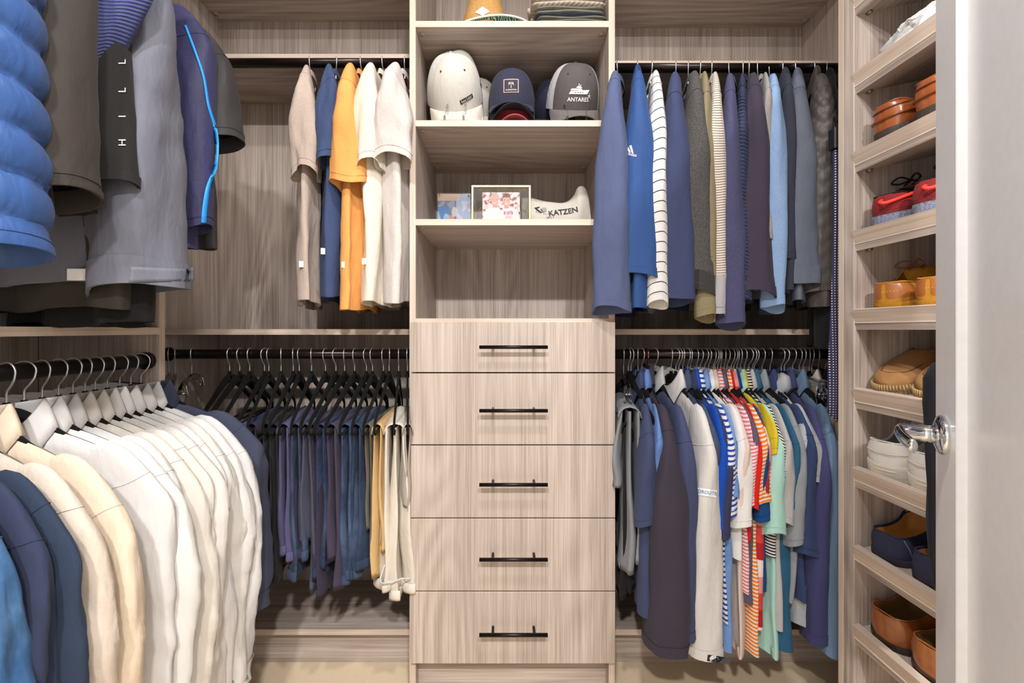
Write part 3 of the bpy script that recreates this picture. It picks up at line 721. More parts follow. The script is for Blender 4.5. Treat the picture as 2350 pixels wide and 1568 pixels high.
# ------------------------------------------------------------------ trousers, lower rod left of the tower
G = 'trousers folded over hangers on the lower left rod'
def trousers(label, short, m, hook, near, hems, seed, wa=.15, tt=.011, frame='back', cuffs=False, group=G, copper=False, yaw=None, hang=True, name='trousers', zbar=-.219, xo=.02):
    X = (hook - CX) * RY / F; d = .19
    if yaw is None: yaw = solve_yaw(X, 'back', RY, near, d)
    loc = (X, RY, RZL); rz = -pi / 2 + yaw; Yn = RY - d * math.cos(yaw)
    g = thing(name, label, 'trousers', loc, (0, 0, rz), group)
    rd = random.Random(seed); k = len(hems); tt = tt * 1.15
    # waist folded over the bar
    R = []
    for j in range(7):
        a = pi * j / 6; R.append([Vector((xo + wa * (1 - 2 * i / 14) * (1 + .01 * math.sin(i)), (k * tt * .5 + .004) * math.cos(a), zbar + .004 + .013 * math.sin(a) - .02 * (1 - math.sin(a)))) for i in range(15)])
    vs, fs = loft(R, closed=False); obj('fold', vs, fs, m, g, [(v.x, v.z) for v in vs], solid=.003)
    for q, py in enumerate(hems):
        hem = H + (CY - py) * Yn / F - RZL
        yc = (q - (k - 1) / 2) * tt * 1.25
        rows, n = 26, 30; RR = []; UV = []; ph = [rd.uniform(0, 6.28) for _ in range(6)]
        wq = wa * rd.uniform(.9, 1.02)
        for j in range(rows):
            v = j / (rows - 1); row = []; z = zbar + .004 + (hem - zbar) * v
            W = wq * (1 - .12 * sm(0, 1, v)); th_ = tt * .50 * (1 + 1.0 * sm(.1, .9, v))
            cxx = xo + (wa - W) * .8; u = 0
            for i in range(n):
                t = 2 * pi * i / n; c, s = math.cos(t), math.sin(t)
                x = sg(c) * abs(c) ** .7
                f = tt * .42 * sm(.05, .5, v) * (math.sin(8 * x + ph[0] + v) + .6 * math.sin(17 * x + ph[1] - v * 2)) + tt * .35 * sm(.3, 1, v) * math.sin(v * 9 + ph[2])
                p = Vector((cxx + W * x + .003 * math.sin(6 * v + ph[3]) * x, yc * (1 + .5 * v) + th_ * sg(s) * abs(s) ** .8 + f, z + .006 * v * math.sin(3 * x + ph[4])))
                row.append(p); u += .01; UV.append((u, z))
            RR.append(row)
        RR.append([p + Vector((-.004 * sg(p.x - xo), 0, .02)) for p in RR[-1]]); UV += UV[-n:]
        vs, fs = loft(RR); lg = obj('leg', vs, fs, m, g, UV)
        if cuffs:
            base = RR[rows - 1]; c0 = sum(base, Vector()) / n; C = []
            for dzz, sc in ((.030, 1.02), (.029, 1.09), (.006, 1.12), (-.001, 1.08), (.004, 1.0)):
                C.append([Vector((c0.x + (p.x - c0.x) * (1 + (sc - 1) * .4), c0.y + (p.y - c0.y) * (1 + (sc - 1) * 1.6), p.z + dzz)) for p in base])
            vs, fs = loft(C); obj('cuff', vs, fs, m, lg, [(v.x, v.z) for v in vs])
    if hang: hanger('black velvet hanger with chrome hook holding the %s' % short, loc, rz, 'black velvet hangers on the rods', False, rd.uniform(-.3, .3))
    return g
DEN = lambda a, b: cloth(a, 'denim', b, bump=.8, weave=900, vivid=a[0] > 50)
def empty_hangers(lst, lab, grp):
    for (hx, nr), w in zip(lst, ('leftmost', 'middle', 'rightmost')):
        X = (hx - CX) * RY / F; yw = solve_yaw(X, 'back', RY, nr, .2)
        hanger(lab % w, (X, RY, RZL), -pi / 2 + yw, grp)
empty_hangers([(527, 452), (550, 468), (573, 505)], '%s of three empty black velvet hangers left of the trousers', 'empty velvet hangers on the lower left rod')
trousers('blue swim shorts showing a royal blue fold behind the front hangers', 'royal blue shorts', cloth((40, 66, 140)), 607, 548, [1180, 1160], 101, tt=.010)
trousers('dark indigo trousers at the left end of the trouser row', 'dark indigo trousers', cloth((52, 46, 70)), 617, 572, [1330, 1310], 102, tt=.011)
trousers('charcoal trousers left of the violet pair', 'charcoal trousers', cloth((58, 54, 62)), 645, 606, [1345, 1365], 103, tt=.012)
trousers('black trousers behind the violet pair', 'black trousers', cloth((38, 34, 42)), 673, 622, [1350, 1300], 104, tt=.009)
trousers('violet cotton trousers with gathered cuffs', 'violet trousers', cloth((92, 84, 138)), 687, 645, [1285, 1308], 105, tt=.014, cuffs=True)
trousers('mid blue jeans with turned-up hem beside the violet pair', 'turned-up mid blue jeans', DEN((46, 66, 104), (84, 108, 150)), 715, 672, [1355, 1300], 106, tt=.013, cuffs=True)
trousers('slate grey trousers right of the turned-up jeans', 'slate grey trousers', cloth((80, 82, 110)), 747, 694, [1260, 1385], 107, tt=.012)
trousers('dark plum trousers with pressed crease in the middle of the row', 'dark plum trousers', cloth((58, 50, 76)), 771, 714, [1345, 1390], 108, tt=.010)
trousers('deep blue jeans with pale hem stitching', 'deep blue jeans', DEN((28, 48, 92), (64, 92, 144)), 791, 728, [1340, 1320], 109, tt=.011, cuffs=True)
trousers('dark purple tailored trousers with a welt pocket', 'dark purple tailored trousers', cloth((72, 62, 92)), 814, 752, [1300, 1378], 110, tt=.015)
trousers('washed indigo jeans left of the dark pair', 'washed indigo jeans', DEN((36, 62, 104), (78, 112, 158)), 841, 785, [1355, 1345], 111, tt=.016, cuffs=True)
trousers('dark teal jeans right of the washed indigo pair', 'dark teal jeans', DEN((34, 58, 92), (58, 88, 128)), 855, 812, [1350, 1330], 112, tt=.013, cuffs=True)
trousers('olive khaki trousers between jeans and tan chinos', 'olive khaki trousers', cloth((112, 104, 92)), 880, 838, [1230, 1330], 113, tt=.009)
trousers('tan chinos beside the cream trousers', 'tan chinos', cloth((226, 188, 130)), 893, 862, [1345, 1290], 114, tt=.012)
gc = trousers('cream drawstring trousers nearest the drawer tower', 'cream drawstring trousers', cloth((240, 230, 214)), 915, 905, [1375, 1395, 1385], 115, tt=.017, cuffs=True)
trousers('pale grey trousers pressed against the drawer tower', 'pale grey trousers', cloth((186, 176, 166)), 935, 936, [1180, 1200], 116, tt=.010)
vs, fs = tube(spline([(.17, -.03, -.63), (.19, -.04, -.668), (.175, -.01, -.682), (.18, .02, -.672), (.17, .045, -.68)], 8), .0022, 8); obj('drawstring', vs, fs, cloth((225, 225, 225)), gc)
# grey trousers on a clear clip hanger, tower end of the lower right rod
gt = trousers('light grey trousers clipped to a clear hanger beside the drawer tower', 'light grey trousers', cloth((152, 156, 166), rough=.7), 1431, 1446, [1130, 1330, 1300], 120, tt=.017, group=None, zbar=-.165, hang=False, wa=.17)
trousers('black trousers hanging low behind the light grey pair', 'black trousers by the tower', cloth((30, 28, 34)), 1440, 1440, [1400, 1380], 121, tt=.012, group=None, hang=False)
# clear clip hangers
def clip_hanger(label, loc, rz, group, clips=((.13, -.115), (-.13, -.115))):
    t = thing('clip_hanger', label, 'hanger', loc, (0, 0, rz), group)
    link('hook', HOOK, None, t)
    R = spline([(-.155, 0, -.118), (-.145, 0, -.098), (-.08, 0, -.086), (0, 0, -.078), (.08, 0, -.086), (.145, 0, -.098), (.155, 0, -.118)], 5)
    vs, fs = ribbon([(p.x, p.z) for p in R], [.02] * len(R), .009); obj('bar', vs, fs, CLEAR, t, smooth=False)
    for cx, cz in clips:
        for s in (-1, 1):
            vs = [(cx - .013, s * .006, cz + .02), (cx + .013, s * .006, cz + .02), (cx + .011, s * .012, cz - .01), (cx + .012, s * .003, cz - .048), (cx - .012, s * .003, cz - .048), (cx - .011, s * .012, cz - .01)]
            obj('clip', [Vector(v) for v in vs], [(0, 1, 2, 5), (5, 2, 3, 4)], CLEAR, t, smooth=False, solid=.003)
        vs, fs = tube([(cx, -.012, cz - .004), (cx, .012, cz - .004)], .004, 10); obj('spring', vs, fs, CHROME, t)
    return t
for (hx, nr), w in zip(((388, 365), (402, 395), (440, 415)), ('leftmost', 'middle', 'rightmost')):
    X = (hx - CX) * RY / F; clip_hanger('%s of three clear plastic clip hangers at the left corner' % w, (X, RY, RZL), -pi / 2 + solve_yaw(X, 'back', RY, nr, .15), 'clear clip hangers on the lower left rod')
X = (1431 - CX) * RY / F; clip_hanger('clear plastic clip hanger holding the light grey trousers', (X, RY, RZL), gt.rotation_euler[2], None)
for (hx, nr), w in zip(((1834, 1895), (1843, 1905), (1863, 1912)), ('leftmost', 'middle', 'rightmost')):
    X = (hx - CX) * RY / F; clip_hanger('%s of three clear plastic clip hangers beside the shoe unit' % w, (X, RY, RZL), -pi / 2 + solve_yaw(X, 'back', RY, nr, .15), 'clear clip hangers on the lower right rod')
# dark item on a light hanger and the dotted tie against the shoe unit
X = (1908 - CX) * 1.40 / F
tie = thing('necktie', 'navy polka-dot necktie hanging from a black clip beside the shoe unit', 'necktie', at(1917, 320, 1.18))
tm = cloth((48, 44, 84), 'dots', (235, 232, 236), .0075, .17)
zl = H + (CY - 968) * 1.18 / F - (H + (CY - 320) * 1.18 / F)
R = []; UV = []
for j in range(30):
    v = j / 29; z = -.015 + (zl + .04) * v; wd = .007 + .012 * v
    row = [Vector((wd * math.cos(t) + .004 * math.sin(5 * v), .006 * math.sin(t) * (1 + .4 * math.sin(9 * v)), z)) for t in [2 * pi * k / 16 for k in range(16)]]
    R.append(row); UV += [(p.x, z) for p in row]
R.append([Vector((.004, p.y * .4, zl)) for p in R[-1]]); UV += [(0, zl)] * 16
vs, fs = loft(R, True, True, True); obj('blade', vs, fs, tm, tie, UV)
box('clip', (-.012, -.014, -.03), (.014, .012, .03), plain('clip_black', (26, 25, 27), .35), tie, .002)
tl = Vector(tie.location); vs, fs = tube([at(1915, 292, 1.18) - tl, at(1911, 250, 1.25) - tl, at(1909, 200, 1.36) - tl, at(1909, 170, 1.43) - tl], .0018, 6); obj('strap', vs, fs, BLK, tie)

# ------------------------------------------------------------------ left wall: shirts on the lower rod
G = 'dress shirts on the left lower rod'
def shirt(name, label, short, m, Y, near, seed, cat='shirt', slp=1700, hem_z=-.86, **kw):
    k = dict(frame='left', hook=Y, near=near, zr=RZL, S=.225, zn=-.078, slope=.42, T0=.030, Tsh=.010, sl_len=.70, ra=.075, rt=.036, taper=.15, wr=.20, fold=.014, col='shirt', cuff=1.04, cuffh=.05, hem_z=hem_z, group=G, seed=seed, inset=.055, sn=30, srows=44, brows=34, out=.03, elbow=.02, side=-1); k.update(kw)
    return garment(name, label, short, cat, m, **k)
WH = [(238, 234, 232), (243, 240, 236), (236, 232, 230), (242, 234, 224), (244, 238, 228), (238, 232, 226), (243, 239, 238), (240, 236, 230), (244, 240, 237), (238, 236, 236)]
YS = [.808, .838, .871, .903, .933, .960, .984, 1.014, 1.047, 1.078]
NX = [352, 378, 400, 424, 448, 470, 488, 508, 528, 546]
ORD = ['nearest the beige shirts', 'second from the beige shirts', 'third from the beige shirts', 'fourth from the beige shirts', 'fifth from the beige shirts', 'fifth from the navy shirt', 'fourth from the navy shirt', 'third from the navy shirt', 'second from the navy shirt', 'next to the navy shirt']
for i in range(10):
    c = 'cool white' if i in (0, 2) else ('cream' if i in (3, 4) else 'white')
    shirt('dress_shirt', '%s long-sleeved dress shirt on the left rod, %s' % (c, ORD[i]), '%s shirt %s' % (c.replace('cool ', ''), ORD[i]), cloth(tuple(int(v * .955) for v in WH[i]), rough=.75, bump=.2, mottle=.05, sheen=.1), YS[i], NX[i] - 6, 201 + i, T0=.022, rt=.034 + .004 * (i % 3), elbow=.02 + .01 * (i % 2))
shirt('overshirt', 'navy cotton overshirt behind the white shirts at the corner', 'navy overshirt', cloth((66, 74, 104), bump=.5), 1.108, 572, 220, sl_len=.575, hem_z=-.62, rt=.040)
shirt('linen_shirt', 'warm beige linen shirt nearest the white shirts', 'warm beige linen shirt', cloth((238, 218, 194), bump=.6, weave=420), .760, 252, 221)
shirt('linen_shirt', 'oatmeal linen shirt left of the warm beige one', 'oatmeal linen shirt', cloth((226, 210, 194), bump=.6, weave=420), .715, 182, 222)
shirt('wool_overshirt', 'dark ink blue wool overshirt beside the oatmeal shirt', 'ink blue overshirt', cloth((38, 58, 88), bump=.8, weave=500), .682, 122, 223, rt=.03)
shirt('overshirt', 'midnight navy overshirt between ink blue wool and denim', 'midnight navy overshirt', cloth((44, 56, 92), bump=.5), .655, 72, 224, rt=.03)
shirt('denim_shirt', 'bright blue denim shirt at the left edge', 'bright denim shirt', DEN((52, 92, 138), (84, 126, 172)), .612, -8, 225)

# ------------------------------------------------------------------ left wall: jackets on the upper rod
G = 'jackets on the left upper rod'
def jack(name, label, short, m, Y, near, seed, slp=None, hem_z=-.80, cat='jacket', **kw):
    k = dict(frame='left', hook=Y, near=near, zr=RZU, S=.215, zn=-.07, slope=.42, T0=.04, Tsh=.012, sl_py=slp, ra=.075, rt=.05, taper=.0, wr=.05, fold=.008, col='stand', hem_z=hem_z, group=G, seed=seed, inset=.05, sn=32, srows=50, brows=40, out=.02, tilt=.014, far=False); k.update(kw)
    return garment(name, label, short, cat, m, **k)
def zh(py, Y): return H + (CY - py) * Y / F - RZU
def puff(th, l):
    q = (l - .022 * math.cos(th) - .012 * math.sin(th) + .008 * noise.noise(Vector((th * 1.2, l * 5, 1)))) / .068
    s = abs(math.sin(pi * q)); return .88 + .17 * s ** .6 + .05 * noise.noise(Vector((math.cos(th) * 7, math.sin(th) * 7, l * 9))) * (1.1 - s)
jack('puffer_jacket', 'blue quilted puffer jacket at the left edge of the upper rod', 'blue puffer jacket', cloth((58, 92, 152), rough=.42, bump=.12, mottle=.08, sheen=.05, vivid=True), .620, -12, 301, slp=600, rt=.070, ra=.078, sdisp=puff, sn=48, srows=130, wr=.015, hem_z=zh(520, .62), taper=.0, sflat=1.0)
jack('fleece_jacket', 'dark brown fleece jacket with stitched sleeve end', 'dark brown fleece jacket', cloth((64, 58, 54), bump=.6, weave=420), .692, 150, 302, slp=470, rt=.058, ra=.082, cuff=1.03, cuffh=.012, hem_z=zh(470, .69), taper=.12)
gb = jack('softshell_jacket', 'black softshell jacket with white letters down the sleeve', 'black lettered softshell', cloth((40, 38, 38), bump=.3), .765, 272, 304, slp=446, rt=.037, ra=.056, cuff=1.05, cuffh=.02, hem_z=zh(480, .74), T0=.03)
gg = jack('rain_jacket', 'slate grey rain jacket with velcro cuff tab', 'slate grey rain jacket', cloth((112, 114, 132), rough=.6, bump=.2, mottle=.06, sheen=.05), .852, 352, 305, slp=676, rt=.062, ra=.090, cuff=1.03, cuffh=.055, hem_z=zh(652, .80), taper=-.12, wr=.10, T0=.055, fe=.3)
gw = jack('wetsuit_top', 'navy neoprene wetsuit top with bright blue piping', 'navy wetsuit top', cloth((58, 56, 110), 'hrib', period=.004, rough=.55, bump=.3), 1.015, 470, 306, slp=536, rt=.052, ra=.075, taper=.42, wr=.03, hem_z=zh(560, .95), cat='wetsuit')
jack('short_sleeved_top', 'dark charcoal short-sleeved neoprene top behind the wetsuit', 'charcoal short-sleeved top', cloth((62, 58, 60), rough=.6), 1.075, 516, 307, slp=338, rt=.046, ra=.064, taper=-.1, hem_z=zh(560, 1.05), cat='top', T0=.03)
jack('windbreaker', 'olive black windbreaker whose elastic hem shows under the rain jacket', 'olive black windbreaker', cloth((60, 56, 48), rough=.7), .885, 300, 309, sl=None, hem_z=zh(712, .84), T0=.045, Ah=.24)
jack('hoodie', 'black hoodie slumped on the left shelf under the jackets', 'black hoodie', cloth((28, 26, 28)), .94, 330, 308, sl_len=.5, rt=.03, hem_z=1.17 - RZU, T0=.06, cat='hoodie', Ah=.26)
# blue textured pullover corner hanging between the fleece and the rain jacket
bp = thing('textured_pullover', 'blue textured pullover whose pointed flap hangs over the black softshell', 'pullover', (XL, .74, RZU), (0, 0, 0), G)
Yb = .735
def wpt(px, py, Y): return at(px, py, Y) - Vector((XL, .74, RZU))
R = []; UV = []
for j in range(26):
    v = j / 25; py = -300 + 526 * v
    x0 = 178 + 38 * sm(.2, 1, v); x1 = 372 - 40 * v - 118 * max(0, (v - .45) / .55)
    if v < .57: x1 = 385 - 50 * v
    else: x1 = 356 - (356 - 221) * ((v - .57) / .43)
    row = []
    for i in range(13):
        s = i / 12; p = wpt(x0 + (x1 - x0) * s, py, Yb + .05 * s); p.y += -.018 * math.sin(pi * s) + .004 * math.sin(9 * s + 5 * v); row.append(p); UV.append((s * .2, v * .4))
    R.append(row)
vs, fs = loft(R, closed=False); obj('flap', vs, fs, cloth((68, 80, 150), 'hrib', period=.006, bump=1.2), bp, UV, solid=.006)
hanger('black velvet hanger with chrome hook holding the blue textured pullover', (XL, .735, RZU), 0, 'black velvet hangers on the rods')
# hem layers of the jackets above the shelf, tag, zip pull
box('tag', (.12, -.05, zh(640, .78) - .0), (.165, -.046, zh(612, .78)), TAGM, gg, .0005)
# letters down the softshell sleeve
sb = part(gb, 'sleeve')
for ch, py in (('H', 327), ('I', 267), ('L', 207), ('L', 142)):
    tv, tf = text_mesh(ch, 24); press('lettering', ([(-y, x) for x, y in tv], tf), 281, py, sb, gb, PRINTW, .002, .78)
# piping on the wetsuit sleeve
sw = part(gw, 'sleeve')
Mx = Matrix.Translation(gw.location) @ Matrix.Rotation(gw.rotation_euler[2], 4, 'Z'); Mi = Mx.inverted(); eye = Mi @ Vector((0, 0, H))
pp = spline([Vector((x, y, 0)) for x, y in ((425, 58), (452, 130), (468, 180), (478, 240), (493, 290), (499, 340), (494, 385), (478, 430), (470, 475), (467, 512))], 8)
vs2 = []; fs2 = []
bv = BVHTree.FromPolygons([v.co for v in sw.data.vertices], [tuple(p.vertices) for p in sw.data.polygons])
for k, p in enumerate(pp):
    wd = 3 + 3.0 * sm(350, 480, p.y)
    for s in (-1, 1):
        tgt = Mi @ at(p.x + s * wd, p.y, 1.0); d = (tgt - eye).normalized(); h = bv.ray_cast(eye, d)[0]
        vs2.append((h if h is not None else eye + d * (tgt - eye).length) - d * .002)
    if k: fs2.append((2 * k - 2, 2 * k - 1, 2 * k + 1, 2 * k))
obj('piping', vs2, fs2, plain('cyan_trim', (30, 150, 235), .5), gw, smooth=True, solid=.002)
# velcro tab on the rain jacket cuff
sr = part(gg, 'sleeve'); Mx = Matrix.Translation(gg.location) @ Matrix.Rotation(gg.rotation_euler[2], 4, 'Z'); Mi = Mx.inverted(); eye = Mi @ Vector((0, 0, H))
bv = BVHTree.FromPolygons([v.co for v in sr.data.vertices], [tuple(p.vertices) for p in sr.data.polygons])
def patch(px, name, m, g, off=.004, nx=12, ny=4):
    """quad patch given by four pixel corners pressed on to the sleeve"""
    vs = []
    for j in range(ny + 1):
        for i in range(nx + 1):
            s, t = i / nx, j / ny
            a = Vector(px[0]).lerp(Vector(px[1]), s); b = Vector(px[3]).lerp(Vector(px[2]), s); q = a.lerp(b, t)
            tgt = Mi @ at(q.x, q.y, .85); d = (tgt - eye).normalized(); h = bv.ray_cast(eye, d)[0]
            vs.append((h if h is not None else eye + d * (tgt - eye).length) - d * off)
    fs = [(j * (nx + 1) + i, j * (nx + 1) + i + 1, (j + 1) * (nx + 1) + i + 1, (j + 1) * (nx + 1) + i) for j in range(ny) for i in range(nx)]
    return obj(name, vs, fs, m, g, solid=.0012)
patch([(300, 612), (432, 618), (424, 644), (296, 650)], 'cuff_tab', cloth((118, 120, 138), rough=.6), gg, .003)
patch([(424, 616), (444, 614), (444, 646), (420, 646)], 'velcro', cloth((84, 90, 100), bump=1.2), gg, .004, 4, 4)
# dark robe behind the door edge
rb = thing('robe', 'dark navy robe hanging behind the open door edge', 'robe', (.80, .80, 1.12), (0, 0, 0))
R = []
for j, (py, xl) in enumerate(((835, 2147), (870, 2131), (930, 2127), (1000, 2126), (1060, 2128), (1120, 2136), (1200, 2138), (1280, 2140), (1330, 2144), (1360, 2150))):
    p = at(xl, py, .80) - Vector((.80, .80, 1.12)); row = []
    for i in range(20):
        t = 2 * pi * i / 20; row.append(Vector((p.x + .06 - .06 * math.cos(t), .03 * math.sin(t) * (1 + .3 * math.sin(j * 1.3)), p.z)))
    R.append(row)
vs, fs = loft(R, True, True, True); obj('cloth', vs, fs, cloth((30, 31, 42)), rb, [(v.x, v.z) for v in vs])
# ------------------------------------------------------------------ caps and shelf things in the tower
STRAW = NT('straw', Roughness=.8); _tc = STRAW.n('TexCoord'); _b = STRAW.n('TexBrick'); _b.inputs['Scale'].default_value = 90
_b.inputs['Color1'].default_value = sl((222, 176, 106)); _b.inputs['Color2'].default_value = sl((196, 146, 80)); _b.inputs['Mortar'].default_value = sl((120, 80, 40)); _b.inputs['Mortar Size'].default_value = .03
_u = STRAW.n('UVMap'); STRAW.l(_u.outputs[0], _b.inputs['Vector']); STRAW.l(_b.outputs['Color'], STRAW.p.inputs['Base Color']); STRAW.bump(_b.outputs['Fac'], -.8, .003)
def cap(name, label, cm, bm_, loc, rot, back=None, size=1.0, slump=0.0, seam=True, brimcurve=.045, blen=.072, group=None):
    """cap in local space: brim towards -y"""
    t = thing(name, label, 'cap', loc, rot, group)
    n, m = 64, 18; a, b, h = .079 * size, .093 * size, .118 * size
    def cr(th, f):
        r = math.cos(f) ** .62; z = h * math.sin(f) ** 1.0
        fr = max(0.0, -math.sin(th))
        r *= 1 + .05 * fr * math.sin(2 * f)
        if seam:
            for k in range(6):
                d = (th - (pi / 2 + k * pi / 3) + pi) % (2 * pi) - pi; r *= 1 - .014 * math.exp(-(d / .03) ** 2) * sm(0, .2, f)
        p = Vector((a * r * math.cos(th), b * r * math.sin(th), z))
        if slump:
            d = math.exp(-((th - 2.6 + pi) % (2 * pi) - pi) ** 2 / .18) * math.sin(2 * f); p *= 1 - slump * d
            p.z += slump * .06 * math.sin(3 * th) * math.sin(2 * f)
        return p
    R = [[cr(2 * pi * i / n, (j / (m - 1)) * pi / 2 * .995) for i in range(n)] for j in range(m)]
    vs, fs = loft(R, True, False, True); uv = [(v.x, v.z) for v in vs]
    c = obj('crown', vs, fs, cm, t, uv)
    if back:
        k = []
        for p in c.data.polygons:
            ctr = p.center; ang = math.atan2(ctr.y, ctr.x)
            if not (-pi / 2 - .86 < ang < -pi / 2 + .86): p.material_index = 1
        c.data.materials.append(back)
    V = []
    nb, mb = 40, 10
    for j in range(mb):
        row = []
        for i in range(nb):
            s = -1 + 2 * i / (nb - 1); th = -pi / 2 + s * 1.12
            p0 = cr(th, .0); q = j / (mb - 1)
            L = blen * size * math.sqrt(max(0.0, 1 - (abs(s) ** 2.6)))
            row.append(Vector((p0.x * (1 + .04 * q), p0.y - L * q, -.002 - brimcurve * (p0.x / a) ** 2 * sm(0, .8, q) * min(1, L / (.05 * size)) - .010 * q)))
        V.append(row)
    vs, fs = loft(V, closed=False); br = obj('brim', vs, fs, bm_, t, [(v.x, v.y) for v in vs], solid=.004)
    vs, fs = tube([(0, 0, h - .002), (0, 0, h + .002), (0, 0, h + .004)], [.007, .006, .001], 12); obj('button', vs, fs, cm, t)
    for k in (-1, 1):
        p = cr(-pi / 2 + k * .5, .85); vs, fs = tube([p * .99, p * 1.012], .003, 10); obj('eyelet', vs, fs, plain('eyelet', (60, 58, 66), .6), t)
    return t, c, br
def dense(pl, k=8):
    vs, fs = [], []
    for q in pl:
        b0 = len(vs)
        for i in range(k + 1):
            s = i / k
            vs += [(q[0][0] + (q[1][0] - q[0][0]) * s, q[0][1] + (q[1][1] - q[0][1]) * s), (q[3][0] + (q[2][0] - q[3][0]) * s, q[3][1] + (q[2][1] - q[3][1]) * s)]
        fs += [(b0 + 2 * i, b0 + 2 * i + 2, b0 + 2 * i + 3, b0 + 2 * i + 1) for i in range(k)]
    return vs, fs
def stand(label, loc):
    t = thing('cap_stand', label, 'stand', loc)
    box('base', (-.045, -.03, 0), (.045, .08, .004), CLEAR, t, .001)
    for x in (-.03, .03):
        vs, fs = tube([(x, -.026, .004), (x, -.026, .022), (x, -.015, .04)], .0028, 10); obj('post', vs, fs, CLEAR, t)
        vs, fs = tube([(x, .05, .004), (x, .04, .09)], .0035, 10); obj('post', vs, fs, CLEAR, t)
# white slumped cap
t, c, br = cap('baseball_cap', 'white slouched cap with dark name label and small flag patch', cloth((246, 242, 234), mottle=.06), cloth((240, 234, 220), mottle=.05), at(1045, 232, 1.47), (math.radians(44), math.radians(-6), math.radians(4)), size=1.24, slump=.20, blen=.085)
lb = flat_grid(.046, .013, 8, 3); ct, st_ = math.cos(.3), math.sin(.3)
project('name_label', lb, c, (.036, -.4, .032), (ct, 0, st_), (-st_, 0, ct), (0, 1, 0), PRINTK, .0016)
strokes = []
for q, (x_, h_) in enumerate(((-.019, .0085), (-.0165, .005), (-.014, .0055), (-.0115, .005), (-.009, .0055), (-.0065, .005), (-.004, .006), (.001, .0085), (.0045, .005), (.007, .0055), (.0095, .008), (.012, .005), (.0145, .0055), (.017, .008))):
    strokes.append([(x_, -.0028), (x_ + .0011, -.0028), (x_ + .0021, -.0028 + h_), (x_ + .001, -.0028 + h_)])
strokes.append([(-.016, -.0048), (.017, -.0048), (.017, -.0042), (-.016, -.0042)])
project('lettering', dense(strokes, 3), c, (.036, -.4, .032), (ct, 0, st_), (-st_, 0, ct), (0, 1, 0), plain('label_cream', (225, 220, 205), .6), .0028)
for i, colr in enumerate(((30, 150, 175), (240, 190, 70), (30, 150, 175))):
    project('flag_stripe', flat_grid(.026, .006, 4, 1), c, (.4, -.018, .062 - .006 * i), (0, 1, .35), (0, -.35, 1), (-1, 0, 0), plain('flag_%d' % (i % 2), colr, .6), .0016)
project('flag_triangle', flat_poly([(-.013, -.003), (-.013, .015), (-.003, .006)]), c, (.4, -.018, .05), (0, 1, .35), (0, -.35, 1), (-1, 0, 0), PRINTK, .0026)
# navy cap with square palm patch on two more caps
NV = cloth((62, 64, 96)); 
t, c, br = cap('baseball_cap', 'navy cap with square palm tree patch on top of the cap pile', NV, NV, at(1174, 252, 1.47), (math.radians(16), 0, math.radians(-2)), size=1.04, brimcurve=.028)
PK = plain('patch_peach', (244, 190, 160), .6)
pz = .052; po = (0, -.4, pz)
project('patch', flat_grid(.050, .042, 8, 8), c, po, (1, 0, 0), (0, 0, 1), (0, 1, 0), PK, .0014)
project('patch_field', flat_grid(.045, .037, 8, 8), c, po, (1, 0, 0), (0, 0, 1), (0, 1, 0), plain('patch_navy', (44, 44, 66), .7), .0024)
palm = [[(-.0012, -.008), (.0012, -.008), (.0006, .006), (-.0006, .006)]]
for a in (0.15, .7, 1.5, 2.45, 3.0, -.4, 3.5): palm.append([(0, .0075), (.0085 * math.cos(a) - .0015 * math.sin(a), .006 + .008 * math.sin(a)), (.009 * math.cos(a), .005 + .007 * math.sin(a) - .002)])
project('palm_mark', polys(palm), c, po, (1, 0, 0), (0, 0, 1), (0, 1, 0), PK, .0034)
tv, tf = text_mesh('FLOMOTION', .0062); project('lettering', (tv, tf), c, (0, -.4, pz - .0135), (1, 0, 0), (0, 0, 1), (0, 1, 0), PRINTW, .0034)
for i, (rgb, py, lab) in enumerate((((46, 46, 66), 276, 'dark navy cap squashed under the palm patch cap'), ((196, 84, 96), 298, 'faded red cap at the bottom of the cap pile'))):
    cap('baseball_cap', lab, cloth(rgb), cloth(rgb), at(1174 + 2 * i, py, 1.48), (math.radians(6), 0, math.radians(2)), size=1.06 - .06 * i, brimcurve=.05)
cap('baseball_cap', 'plain dark navy cap behind the yacht cap', cloth((44, 48, 80)), cloth((44, 48, 80)), at(1276, 262, 1.56), (math.radians(35), 0, math.radians(-14)), size=1.0)
cap('baseball_cap', 'pale cap half hidden behind the white slouched cap', cloth((214, 206, 196)), cloth((214, 206, 196)), at(1092, 262, 1.57), (math.radians(30), 0, math.radians(8)), size=1.02)
# grey trucker cap with yacht
GY = cloth((104, 98, 98)); GYB = cloth((126, 120, 118))
t, c, br = cap('trucker_cap', 'grey trucker cap with white mesh sides and embroidered yacht', GY, GYB, at(1312, 250, 1.465), (math.radians(30), 0, math.radians(2)), back=cloth((232, 232, 236), 'dots', (170, 170, 174), .004, .3), size=1.16, brimcurve=.05)
d0 = (0, -.4, .030); ex = dict(xd=(1, 0, 0), yd=(0, 0, 1), ray=(0, 1, 0))
tv, tf = text_mesh('ANTARES', .0165, 2, .012); project('lettering', (tv, tf), c, d0, (1, 0, 0), (0, 0, 1), (0, 1, 0), PRINTW, .0016)
yy = [[(-.032, .0), (.028, .0), (.036, .0125), (-.026, .0095)], [(-.028, .011), (.012, .0115), (.006, .0165), (-.024, .0155)], [(-.010, .0175), (.010, .0175), (.004, .0225), (-.006, .0225)], [(-.002, .0235), (.000, .0235), (.000, .030), (-.002, .030)], [(.003, .0235), (.006, .0235), (.006, .0265), (.003, .0265)]]
project('yacht_mark', dense(yy), c, (0, -.4, .046), (1, 0, 0), (0, 0, 1), (0, 1, 0), PRINTW, .0018)
